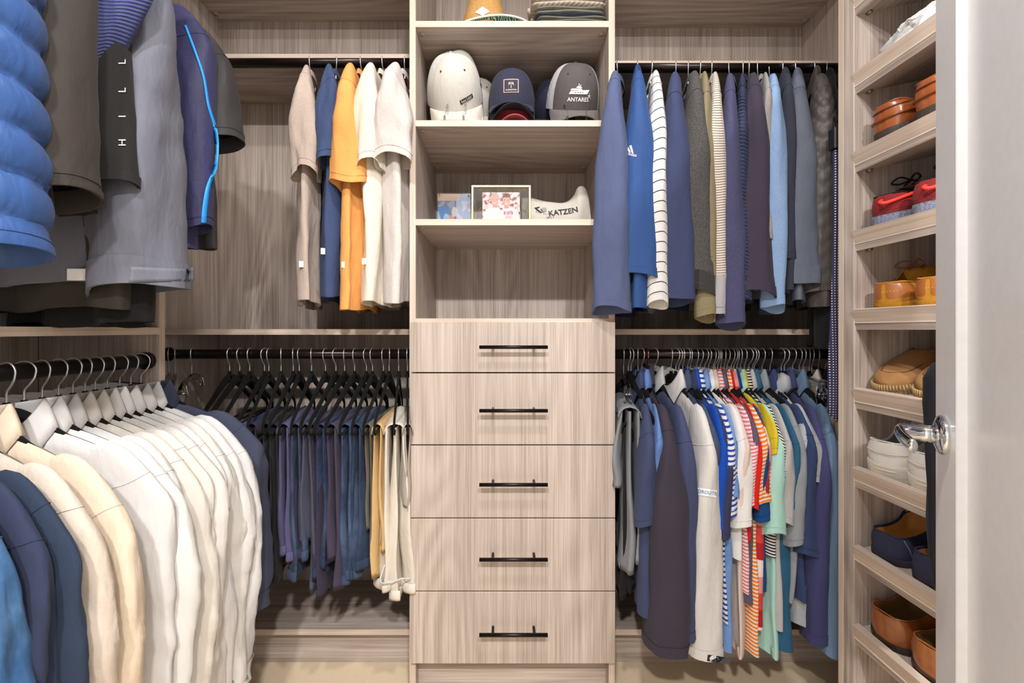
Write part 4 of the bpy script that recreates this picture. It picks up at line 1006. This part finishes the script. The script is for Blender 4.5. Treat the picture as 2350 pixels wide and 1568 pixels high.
project('yacht_windows', dense([[(-.014 + .008 * i, .004), (-.009 + .008 * i, .004), (-.009 + .008 * i, .0058), (-.014 + .008 * i, .0058)] for i in range(4)], 2), c, (0, -.4, .046), (1, 0, 0), (0, 0, 1), (0, 1, 0), GY, .0026)
st5 = []
for k in range(5):
    a = pi / 2 + k * 2 * pi / 5; L = .011 if k in (0, 2, 3) else .007
    st5.append([(-.001 * math.sin(a), .001 * math.cos(a)), (L * math.cos(a), L * math.sin(a)), (.001 * math.sin(a), -.001 * math.cos(a))])
project('star_mark', polys(st5), c, (.036, -.4, .041), (1, 0, 0), (0, 0, 1), (0, 1, 0), PRINTW, .002)
stand('clear acrylic stand under the yacht cap', (at(1318, 236, 1.36).x, 1.335, 1.818))
stand('clear acrylic stand under the white slouched cap', (at(1045, 236, 1.345).x, 1.335, 1.818))
# straw hat on the top shelf
hx = at(1112, 48, 1.38).x
sh_ = thing('straw_hat', 'woven straw hat with diamond patch and green leafy brim on the top shelf', 'hat', (hx, 1.40, 2.130))
R = []; UV = []
for j in range(18):
    v = j / 17; r = (.088 - .045 * v) * (1 if v < .85 else math.sqrt(max(.02, 1 - ((v - .85) / .152) ** 2)))
    R.append([Vector((r * math.cos(a), r * 1.05 * math.sin(a), .005 + .17 * v)) for a in [2 * pi * k / 40 for k in range(40)]]); UV += [(k / 40 * .5, v * .17) for k in range(40)]
vs, fs = loft(R, True, False, True); hc = obj('crown', vs, fs, STRAW.m, sh_, UV)
dd = flat_grid(.048, .036, 8, 8); dd = ([(x * (1 - abs(y) / .0182 * .96), y) for x, y in dd[0]], dd[1])
zc = (757 - 22) * 1.31 / F + H - 2.13
project('patch', dd, hc, (-.004, -.3, zc), (1, 0, 0), (0, 0, 1), (0, 1, 0), plain('patch_white', (246, 250, 248), .6), .002)
LEAF = NT('leaf_print', Roughness=.7); _t = LEAF.n('TexCoord'); _w = LEAF.n('TexWave'); _w.inputs['Scale'].default_value = 38; _w.inputs['Distortion'].default_value = 14; LEAF.l(_t.outputs['Object'], _w.inputs['Vector'])
_r = LEAF.n('ValToRGB'); _r.color_ramp.elements[0].color = sl((20, 110, 96)); _r.color_ramp.elements[0].position = .6; _r.color_ramp.elements[1].color = sl((214, 232, 220)); _r.color_ramp.elements[1].position = .9
LEAF.l(_w.outputs['Fac'], _r.inputs[0]); LEAF.l(_r.outputs[0], LEAF.p.inputs['Base Color'])
R = []
for j in range(8):
    q = j / 7; row = []
    for i in range(48):
        a = 2 * pi * i / 48; r = .085 + .075 * q
        x, y = r * math.cos(a) * 1.0, r * math.sin(a) * .62
        z = .004 + .020 * q * max(0, math.cos(a - math.radians(-55))) ** 2 
        row.append(Vector((x + .02 * q, y, z)))
    R.append(row)
vs, fs = loft(R); bo = obj('brim', vs, fs, LEAF.m, sh_, solid=.003)
vs, fs = tube(R[-1] + [R[-1][0]], .003, 8, False); obj('brim_edge', vs, fs, plain('edge_white', (244, 242, 236), .7), sh_)
# folded knits on the top shelf
def folded(name, label, m, x0, x1, z0, z1, yf, seed, group):
    t = thing(name, label, 'folded sweater', ((x0 + x1) / 2, yf + .12, z0), (0, 0, 0), group); rd = random.Random(seed)
    w, hgt = (x1 - x0) / 2, (z1 - z0); UVs = []
    for k in range(2):
        R = []
        zc, hh = hgt * (.25 + .5 * k), hgt * .27
        ph = rd.uniform(0, 6)
        for j in range(24):
            s = -1 + 2 * j / 23; e = (1 - abs(s) ** 8) ** .5 * .94 + .06
            row = []
            for i in range(20):
                a = 2 * pi * i / 20; c, ss = math.cos(a), math.sin(a)
                row.append(Vector((s * w, -.13 * sg(c) * abs(c) ** .5 * (.9 + .1 * e), zc + hh * e * sg(ss) * abs(ss) ** .8 + .002 * math.sin(4 * s + ph))))
            R.append(row)
        vs, fs = loft(R, True, True, True); obj('fold', vs, fs, m, t, [(v.x + v.y, v.z) for v in vs])
    vs, fs = tube(spline([(-w, -.05, hgt * .2), (-w - .006, -.08, hgt * .5), (-w, -.05, hgt * .8)], 6), .006, 8); obj('side_fold', vs, fs, m, t)
xl, xr = at(1222, 40, 1.33).x, at(1392, 40, 1.33).x
zz = [2.130, 2.150, 2.160, 2.184, 2.222]
GK = 'folded knits on the top shelf'
folded('folded_sweater', 'folded grey-green sweater at the bottom of the knit pile', cloth((140, 140, 128), bump=.9, weave=420), xl + .012, xr - .004, zz[0], zz[1], 1.31, 1, GK)
folded('folded_sweater', 'thin folded navy sweater in the knit pile', cloth((60, 70, 98), bump=.6), xl + .008, xr - .012, zz[1], zz[2], 1.315, 2, GK)
folded('folded_sweater', 'folded sage sweater under the beige cable knit', cloth((146, 146, 134), bump=.9, weave=420), xl + .006, xr - .012, zz[2], zz[3], 1.312, 3, GK)
folded('folded_sweater', 'folded beige cable knit sweater on top of the pile', cloth((214, 200, 184), 'rib', period=.016, bump=1.6, weave=420), xl - .004, xr - .006, zz[3], zz[4], 1.312, 4, GK)
# pictures and pouch on the middle shelf
def print_mat(name):
    M = NT(name, Roughness=.35); a = M.n('VertexColor'); a.layer_name = 'print'; M.l(a.outputs[0], M.p.inputs['Base Color']); return M.m
def print_sheet(name, w, h, fn, parent, z0, y, nx=90, ny=70):
    vs = [(w * (i / nx - .5), y, z0 + h * j / ny) for j in range(ny + 1) for i in range(nx + 1)]
    fs = [(j * (nx + 1) + i, j * (nx + 1) + i + 1, (j + 1) * (nx + 1) + i + 1, (j + 1) * (nx + 1) + i) for j in range(ny) for i in range(nx)]
    o = obj(name, vs, fs, print_mat(name + '_ink'), parent, smooth=False)
    ca = o.data.color_attributes.new('print', 'FLOAT_COLOR', 'POINT')
    for j in range(ny + 1):
        for i in range(nx + 1): ca.data[j * (nx + 1) + i].color = sl(fn(i / nx, 1 - j / ny))
    return o
def ell(x, y, cx, cy, a, b): return ((x - cx) / a) ** 2 + ((y - cy) / b) ** 2 < 1
def nz(x, y, s): return noise.noise(Vector((x * s, y * s, .3)))
def two_people(x, y):
    if ell(x, y, .76, .62, .018, .02) : return (110, 60, 60)
    if .56 < x < .82 and .62 < y < .72 and ((x * 40) % 1 < .6): return (196, 120, 140)
    if .62 < x < .80 and .75 < y < .86 and nz(x, y, 40) > 0: return (240, 170, 190)
    for cx, cy, hair in ((.33, .24, (208, 178, 172)), (.64, .26, (122, 78, 78))):
        if ell(x, y, cx - .045, cy - .01, .018, .012) or ell(x, y, cx + .045, cy - .01, .018, .012): return (140, 84, 80)
        if ell(x, y, cx, cy + .11, .05, .018): return (250, 236, 230)
        if ell(x, y, cx, cy + .01, .098, .20) and y > cy - .10: return (238, 172, 158)
        if ell(x, y, cx, cy - .06, .115, .17): return hair
        if abs(x - cx) < .06 and cy < y < cy + .26: return (228, 150, 138)
    if ell(x, y, .30, .95, .30, .50): return (252, 244, 242)
    if ell(x, y, .72, .95, .30, .48): return (250, 236, 238)
    n = nz(x, y, 9) + .5 * nz(x, y, 30)
    return (150, 84, 84) if n > .32 else ((244, 206, 202) if n > -.1 else (250, 240, 234))
def old_snap(x, y):
    n = nz(x, y, 7)
    if y < .18 and x < .75 - y: return (206, 172, 140)
    if ell(x, y, .42, .88, .13, .35): return (206, 140, 118)
    if ell(x, y, .62, .92, .14, .22): return (190, 130, 110)
    if ell(x, y, .5, .45, .08, .12): return (206, 196, 184)
    if x < .34 and y > .32: return (70, 120, 178) if n > -.1 else (150, 190, 218)
    if x > .55: return (170, 184, 210) if n > -.15 else (210, 208, 214)
    return (112, 118, 138) if n > 0 else (140, 148, 168)
GOLD = plain('brass', (236, 204, 110), .25, .9)
fr = thing('framed_picture', 'brass framed glass picture of two smiling people on the middle shelf', 'picture frame', (at(1150, 425, 1.45).x, 1.45, 1.5075), (0, 0, 0))
fw, fh = 136 * 1.45 / F, H + (757 - 425) * 1.45 / F - 1.5075
for lo, hi in (((-fw / 2, 0, 0), (-fw / 2 + .0065, .012, fh)), ((fw / 2 - .0065, 0, 0), (fw / 2, .012, fh)), ((-fw / 2 + .0065, 0, fh - .0065), (fw / 2 - .0065, .012, fh)), ((-fw / 2 + .0065, 0, 0), (fw / 2 - .0065, .012, .0065))): box('frame_bar', lo, hi, GOLD, fr, .0008)
box('pane', (-fw / 2 + .0065, .002, .0065), (fw / 2 - .0065, .0035, fh - .0065), GLASS, fr, 0)
box('pane', (-fw / 2 + .0065, .0085, .0065), (fw / 2 - .0065, .010, fh - .0065), GLASS, fr, 0)
print_sheet('photo_print', 86 * 1.45 / F, .108, two_people, fr, fh - .0235 - .108, .006)
for a, b in (((-.095, .150), (-.062, .138)), ((.095, .150), (.062, .138)), ((-.098, .132), (-.088, .066)), ((.098, .132), (.088, .066)), ((-.088, .066), (-.066, .084)), ((.088, .066), (.066, .084))):
    vs, fs = tube([(a[0], .0062, a[1]), (b[0], .0062, b[1])], .0007, 6); obj('wire_line', vs, fs, GOLD, fr)
fr2 = thing('snapshot_block', 'small clear acrylic photo block with faded snapshot beside the brass frame', 'picture frame', (at(1042, 443, 1.50).x, 1.50, 1.5075), (0, 0, 0))
w2, h2 = 77 * 1.5 / F, H + (757 - 443) * 1.5 / F - 1.5075
box('block', (-w2 / 2, .0, 0), (w2 / 2, .006, h2), CLEAR, fr2, .0005); print_sheet('photo_print', w2 - .002, h2 - .002, old_snap, fr2, .001, .0072, 60, 60)
box('backing', (-w2 / 2, .0075, 0), (w2 / 2, .0125, h2), CLEAR, fr2, .0005)
for sx in (-1, 1):
    vs, fs = tube([(sx * (w2 / 2 - .008), -.003, h2 - .008), (sx * (w2 / 2 - .008), 0, h2 - .008)], .003, 10); obj('magnet', vs, fs, CHROME, fr2)
# cloth pouch
kz = thing('cloth_pouch', 'cream cloth pouch printed with black lettering, slumped against the tower side', 'pouch', (at(1285, 503, 1.50).x, 1.50, 1.5075))
LX_ = [(1196, 455), (1225, 455), (1255, 463), (1285, 466), (1305, 460), (1318, 447), (1324, 433), (1332, 428), (1342, 432), (1349, 450), (1352, 480)]
top_ = spline([Vector((at(x, y, 1.5).x - kz.location.x, 0, at(x, y, 1.5).z - 1.5075)) for x, y in LX_], 4)
R = []
for p in top_:
    row = []
    for i in range(24):
        a = 2 * pi * i / 24; c, s = math.cos(a), math.sin(a)
        row.append(Vector((p.x, -.034 * c * (1 - .35 * max(0, s)) + .004 * math.sin(p.x * 60), p.z * (.5 + .5 * sg(s) * abs(s) ** .9))))
    R.append(row)
vs, fs = loft(R, True, True, True); kb = obj('bag', vs, fs, cloth((224, 218, 206), mottle=.05), kz, [(v.x, v.z) for v in vs])
e0 = Vector((0, -.2, 0))
def kp(px, py): return Vector((at(px, py, 1.47).x - kz.location.x, -.2, at(px, py, 1.47).z - 1.5075))
tv, tf = text_mesh('KATZEN', .0275, 2, .022); project('lettering', (tv, tf), kb, kp(1292, 487), (1, 0, .16), (-.16, 0, 1), (0, 1, 0), PRINTK, .002)
for q, ch in enumerate('Eye Care'):
    f = q / 7; ang = -.32 + .30 * f
    if ch != ' ':
        tv, tf = text_mesh(ch, .0085); project('lettering', (tv, tf), kb, kp(1231 + 30 * f, 485.5 + 10 * f - 2.5 * f * f), (math.cos(ang), 0, math.sin(ang)), (-math.sin(ang), 0, math.cos(ang)), (0, 1, 0), PRINTK, .002)
tv, tf = text_mesh('(561) 7', .0095); project('lettering', (tv, tf), kb, kp(1262, 500.5), (1, 0, 0), (0, 0, 1), (0, 1, 0), PRINTK, .002)
dm = polys([[(-.020, .006), (.0, .014), (.0, .010), (-.010, .005)], [(-.020, .006), (.004, -.010), (.020, -.004), (.006, -.005), (-.008, .004)], [(.004, .0), (.012, -.002), (.004, .008)]])
project('eye_mark', dm, kb, kp(1238, 482), (1, 0, -.1), (.1, 0, 1), (0, 1, 0), PRINTK, .002)
project('mark_square', flat_grid(.016, .016, 3, 3), kb, kp(1249, 481), (1, 0, 0), (0, 0, 1), (0, 1, 0), plain('print_grey', (150, 146, 140), .7), .0014)

# ------------------------------------------------------------------ shoes on the slanted shelves
def shoe(name, label, mats, shelf, Y, yaw=0.0, L=.285, W=.052, heel_h=.062, vamp_h=.062, open_to=.50, sole_h=.012, heel_block=0.0, heelcup=None, flip=False, uo=.024, group=None, extras=None, low=0.0, sole_w=1.06, toe_h=.045, rim=.0025):
    zb = SHZ[shelf]
    u = uo; loc = Vector((XS + .006 + u * math.cos(TA) - (T + .0245) * math.sin(TA), Y, zb + u * math.sin(TA) + (T + .0245) * math.cos(TA) + .0005))
    t = thing(name, label, 'shoe', loc, (0, -TA, yaw), group)
    up, so, inn = mats
    off = Vector((L, 0, 0)) if flip else Vector()
    fx = -1 if flip else 1
    ss = [0, .004, .012, .025, .05, .085, .125, .16, .24, .32, .4, .46, .52, .58, .66, .74, .82, .89, .94, .975, .995, 1.0]
    def wid(s):
        if s < .125: return .06 + .71 * math.sqrt(max(0.0, 1 - (1 - s / .125) ** 2))
        P = [(0, .30), (.03, .60), (.12, .77), (.16, .78), (.3, .72), (.42, .74), (.55, .88), (.68, 1.0), (.8, .96), (.9, .76), (.96, .5), (1.0, .14)]
        for (a, b), (c, d) in zip(P, P[1:]):
            if a <= s <= c: return b + (d - b) * sm(a, c, s) if False else b + (d - b) * (s - a) / (c - a)
        return .2
    def top(s): # upper rim or vamp height
        dip = heel_h - (heel_h * .22 + low) * sm(.05, .28, s) * (1 - sm(.36, open_to, s))
        return dip + (vamp_h - dip) * sm(open_to - .14, open_to + .02, s) if s < open_to + .02 else toe_h + (vamp_h - toe_h) * (1 - sm(open_to, .92, s)) - toe_h * .55 * sm(.92, 1.0, s)
    R = []
    z0 = sole_h
    for s in ss:
        w = wid(s) * W; h = top(s); b = max(1 - sm(.010, .022, s), sm(open_to - .03, open_to + .04, s))
        skew = .10 * W * sm(.4, .9, s) * 2 * (1 - s)
        x = L * s
        lean = .010 * (1 - sm(0, .1, s))
        fl = .012
        def Q(y, z, inset=0): return off + Vector((fx * (x + lean * .8 * (z / h) ** 2 + inset), y + skew, z0 + z))
        out = [Q(-w * .96, 0), Q(-w * 1.04, h * .25), Q(-w * 1.02, h * .5), Q(-w * .92, h * .78), Q(-w * (.76 - .25 * b * (s > .3)), h * (1 - .06 * b * (s > .3)))]
        rm = w * .76 - rim
        inn_o = [(-rm, h), (-rm * .98, h * .5), (-rm * .8, fl), (0, fl), (rm * .8, fl), (rm * .98, h * .5), (rm, h)]
        cl = [(-w * .5, h * .97), (-w * .34, h), (-w * .16, h * 1.01), (0, h * 1.015), (w * .16, h * 1.01), (w * .34, h), (w * .5, h * .97)]
        if s <= .3: cl = [(-w * .7, h), (-w * .45, h), (-w * .2, h), (0, h), (w * .2, h), (w * .45, h), (w * .7, h)]
        mid = [Q(a[0] + (c_[0] - a[0]) * b, a[1] + (c_[1] - a[1]) * b) for a, c_ in zip(inn_o, cl)]
        R.append(out + mid + [Vector((p.x, 2 * skew + 2 * 0 - p.y, p.z)) for p in reversed(out)])
    n = len(R[0]); vs, fs = loft(R, closed=False); fs = list(fs) + [tuple(reversed(range(n))), tuple(range(len(vs) - n, len(vs)))]
    me = mesh('upper', vs, fs, [(v.x, v.z) for v in vs]); me.materials.append(up); me.materials.append(inn)
    if heelcup: me.materials.append(heelcup)
    for p in me.polygons:
        if len(p.vertices) > 4: continue
        k = p.index % (n - 1); j = p.index // (n - 1)
        if 5 <= k <= n - 7 and ss[min(j, len(ss) - 1)] < open_to and ss[j] > .005: p.material_index = 1
        elif heelcup and ss[j] < .16 and (1 <= k <= n - 3): p.material_index = 2
    uo_ = link('upper', me, None, t)
    md = uo_.modifiers.new('sub', 'SUBSURF'); md.levels = 1; md.render_levels = 1
    S = []
    for zz_, k in ((0.0, .97), (sole_h * .25, 1.02), (sole_h * .9, 1.02), (sole_h + .004, .98)):
        loop = []
        for sd, seq in ((1, ss), (-1, list(reversed(ss)))):
            for s in seq:
                skew = .10 * W * sm(.4, .9, s) * 2 * (1 - s); heel_lift = heel_block * sm(.30, .36, s) if zz_ < sole_h * .5 else 0
                loop.append(off + Vector((fx * (L * (s * 1.012 - .006)), sd * wid(s) * W * sole_w * k + skew, zz_ + heel_lift * 0)))
        S.append(loop)
    vs, fs = loft(S, True, True, True); obj('sole', vs, fs, so, t, [(v.x, v.z) for v in vs], smooth=False)
    # top line binding
    b1 = [r[4] for s, r in zip(ss, R) if .02 < s < open_to - .02]; b2 = [r[n - 5] for s, r in zip(ss, R) if .02 < s < open_to - .02]
    vs, fs = tube(list(reversed(b1)) + b2, .0022, 6); obj('binding', vs, fs, extras.get('bind', up) if extras else up, t)
    return t, uo_
def laces(t, m, x0, x1, z0, z1, k=4, w=.016):
    for i in range(k):
        f = i / (k - 1); x = x0 + (x1 - x0) * f; z = z0 + (z1 - z0) * f
        vs, fs = tube(spline([(x, -w, z - .006), (x + .003, 0, z + .004), (x, w, z - .006)], 5), .0026, 6); obj('lace', vs, fs, m, t)
    for s in (-1, 1):
        vs, fs = tube(spline([(x0 - .002, 0, z0 + .006), (x0 - .012, s * .016, z0 + .018), (x0 - .022, s * .030, z0 + .008), (x0 - .012, s * .018, z0 + .001), (x0, 0, z0 + .006)], 6), .0024, 6); obj('bow', vs, fs, m, t)
Y1, Y2 = 1.040, .932
def pair(fn):
    fn(Y1, 'far'); fn(Y2, 'near')
COG = leather((176, 98, 50), (122, 60, 28), .28); DKS = leather((78, 66, 58), (52, 44, 40), .6); INB = leather((150, 90, 48), (110, 66, 36), .6)
def f1(Y, w):
    t, u = shoe('loafer', 'polished cognac leather loafer with dark heel, %s one of its pair' % ('far' if w == 'far' else 'door-side'), (COG, DKS, INB), 2, Y, heel_h=.066, vamp_h=.062, sole_h=.028, W=.054, yaw=.10, group='cognac loafers')
    vs, fs = tube(spline([(.075, -.044, .062), (.03, -.0435, .058), (.006, -.026, .058), (.0005, 0, .058), (.006, .026, .058), (.03, .0435, .058), (.075, .044, .062)], 6), .0032, 8); obj('heel_seam', vs, fs, leather((150, 78, 30), (110, 52, 20), .35), t)
    vs, fs = tube(spline([(.075, -.040, .080), (.03, -.039, .080), (.009, -.022, .080), (.0035, 0, .080), (.009, .022, .080), (.03, .039, .080), (.075, .040, .080)], 6), .0016, 6); obj('collar_seam', vs, fs, leather((120, 58, 22), (90, 40, 16), .4), t)
pair(f1)
RED = cloth((140, 52, 54), 'hrib', period=.004, bump=.8, rough=.8); SOLB = cloth((176, 182, 208), 'heather', (90, 96, 130), bump=.2, weave=240); BK = cloth((30, 26, 28))
def f2(Y, w):
    t, u = shoe('running_shoe', 'dark red running shoe with speckled pale sole, %s one of its pair' % ('far' if w == 'far' else 'door-side'), (RED, SOLB, BK), 3, Y, heel_h=.052, vamp_h=.070, sole_h=.026, W=.052, yaw=.32, open_to=.42, group='red running shoes', extras={'bind': BK}, heelcup=cloth((156, 44, 50)))
    laces(t, BK, .125, .205, .100, .078, 5)
    vs, fs = tube(spline([(.006, .004, .066), (-.008, .0, .062), (-.006, -.012, .058), (.02, -.037, .064), (.045, -.040, .068)], 6), .0042, 8); obj('pull_tab', vs, fs, plain('neon_red', (255, 62, 48), .5), t)
    vs = [(.05, -.0425, .03), (.16, -.0445, .03), (.13, -.0435, .056), (.085, -.0425, .045)]; obj('side_panel', [Vector(v) for v in vs], [(0, 1, 2, 3)], BK, t, smooth=False, solid=.003)
    vs = [(.045, -.0415, .048), (.053, -.0415, .048), (.049, -.0415, .058), (.041, -.0415, .058)]; obj('reflector', [Vector(v) for v in vs], [(0, 1, 2, 3)], plain('mint_tab', (170, 210, 190), .5), t, smooth=False, solid=.004)
pair(f2)
MUS = leather((200, 142, 36), (158, 104, 22), .9); TANL = leather((176, 108, 52), (140, 78, 34), .4); BRS = cloth((128, 84, 40))
def f3(Y, w):
    t, u = shoe('suede_sneaker', 'mustard suede lace-up shoe with tan leather heel, %s one of its pair' % ('far' if w == 'far' else 'door-side'), (MUS, MUS, BRS), 4, Y, heel_h=.054, vamp_h=.078, sole_h=.014, W=.052, yaw=.22, open_to=.40, group='mustard suede shoes', heelcup=TANL)
    laces(t, cloth((150, 92, 58)), .12, .19, .092, .074, 4)
    tv, tf = text_mesh('. . . . . .', .012)
    project('heel_print', (tv, tf), u, (-.3, -.012, .050), (0, -1, 0), (0, 0, 1), (1, 0, 0), plain('gold_print', (240, 215, 140), .4), .0015, parent=t)
pair(f3)
SUE = leather((168, 124, 76), (140, 98, 56), .9); ROPE = cloth((206, 172, 120), 'rib', period=.008, bump=2.0)
def f4(Y, w):
    t, u = shoe('espadrille', 'tan suede espadrille with braided rope sole, %s one of its pair' % ('far' if w == 'far' else 'door-side'), (SUE, ROPE, BRS), 5, Y, heel_h=.06, vamp_h=.070, toe_h=.036, sole_h=.016, W=.052, yaw=.30, open_to=.40, flip=True, group='tan suede espadrilles', sole_w=1.10)
    P = [(.10, -.034, .060), (.05, -.028, .051), (.028, -.010, .050), (.028, .012, .050), (.05, .03, .051), (.10, .034, .060)]
    vs, fs = tube(spline(P, 6), .002, 6); obj('apron_seam', vs, fs, leather((110, 74, 40), (90, 58, 30), .8), t)
    for i in range(26):
        f = i / 25; a = -1.45 + 2.9 * f
        x, y = .055 - .062 * math.cos(a), .050 * math.sin(a)
        vs, fs = tube([(x, y, .010), (x * 1.0 + .002, y * .97, .026)], .002, 5); obj('rope_stitch', vs, fs, ROPE, t)
pair(f4)
WHL = leather((232, 230, 226), (216, 213, 208), .45); WSO = leather((226, 222, 214), (206, 200, 188), .6); GLN = cloth((158, 160, 166))
def f5(Y, w):
    t, u = shoe('slip_on', 'white leather slip-on sneaker, %s one of its pair' % ('far' if w == 'far' else 'door-side'), (WHL, WSO, GLN), 6, Y, heel_h=.062, vamp_h=.070, sole_h=.030, W=.063, L=.30, yaw=.36, open_to=.52, group='white slip-on sneakers', low=.012)
    for zz_ in (.022, .031):
        vs, fs = tube(spline([(.17, -.0525, zz_), (.05, -.052, zz_), (.018, -.042, zz_), (.001, -.020, zz_), (-.002, .0, zz_), (.001, .020, zz_), (.018, .042, zz_), (.05, .052, zz_)], 6), .0016, 6); obj('foxing_line', vs, fs, WSO, t)
    vs, fs = tube(spline([(.13, -.046, .085), (.09, -.0495, .066), (.05, -.050, .064), (.018, -.041, .066), (.003, -.02, .067), (.001, 0, .067), (.003, .020, .067), (.018, .041, .066)], 6), .0016, 6); obj('heel_seam', vs, fs, WHL, t)
pair(f5)
NVS = leather((46, 48, 78), (28, 30, 52), .95); ORL = leather((206, 150, 78), (180, 116, 46), .6)
def f6(Y, w):
    t, u = shoe('suede_loafer', 'navy suede loafer with orange lining, %s one of its pair' % ('far' if w == 'far' else 'door-side'), (NVS, leather((50, 44, 60), (36, 32, 44), .8), ORL), 7, Y, heel_h=.058, vamp_h=.056, sole_h=.014, W=.058, yaw=.26, open_to=.55, group='navy suede loafers')
    vs, fs = tube([(.022, -.034, .068), (.024, -.0425, .045), (.026, -.0455, .020)], .0013, 6); obj('heel_seam', vs, fs, leather((110, 116, 160), (80, 86, 130), .9), t)
pair(f6)
BRL = leather((168, 100, 50), (100, 52, 24), .25); OLV = leather((120, 90, 40), (84, 60, 26), .7)
def f7(Y, w):
    t, u = shoe('slip_on_loafer', 'burnished tan leather loafer with olive lining, %s one of its pair' % ('far' if w == 'far' else 'door-side'), (BRL, leather((60, 44, 32), (40, 30, 24), .5), OLV), 8, Y, heel_h=.070, vamp_h=.080, sole_h=.014, W=.064, L=.30, yaw=.20, open_to=.50, group='burnished tan loafers', rim=.002)
pair(f7)
# crumpled white bag on the top shoe shelf
bg_ = thing('shoe_bag', 'crumpled white drawstring bag on the uppermost shoe shelf', 'bag', (1.02, .96, SHZ[1] + .045))
rows_ = []
for j in range(40):
    f = j / 39 * pi; row = []
    for i in range(60):
        a = 2 * pi * i / 60
        d = Vector((math.sin(f) * math.cos(a), math.sin(f) * math.sin(a), math.cos(f)))
        r = 1 + .16 * noise.noise(d * 2.2) + .12 * abs(noise.noise(d * 5 + Vector((3, 1, 2)))) + .03 * noise.noise(d * 12)
        row.append(Vector((d.x * .075 * r, d.y * .135 * r, max(-.035, d.z * .060 * r) + .018)))
    rows_.append(row)
vs, fs = loft(rows_, True, True, True); obj('sack', vs, fs, cloth((255, 255, 255), rough=.6, mottle=.02, bump=.1), bg_, [(v.x, v.z) for v in vs])
vs, fs = tube(spline([(-.07, -.03, .045), (-.085, -.02, .03), (-.082, .0, .04), (-.075, .02, .028), (-.07, .035, .045)], 8), .003, 6); obj('drawstring', vs, fs, cloth((250, 250, 250)), bg_)
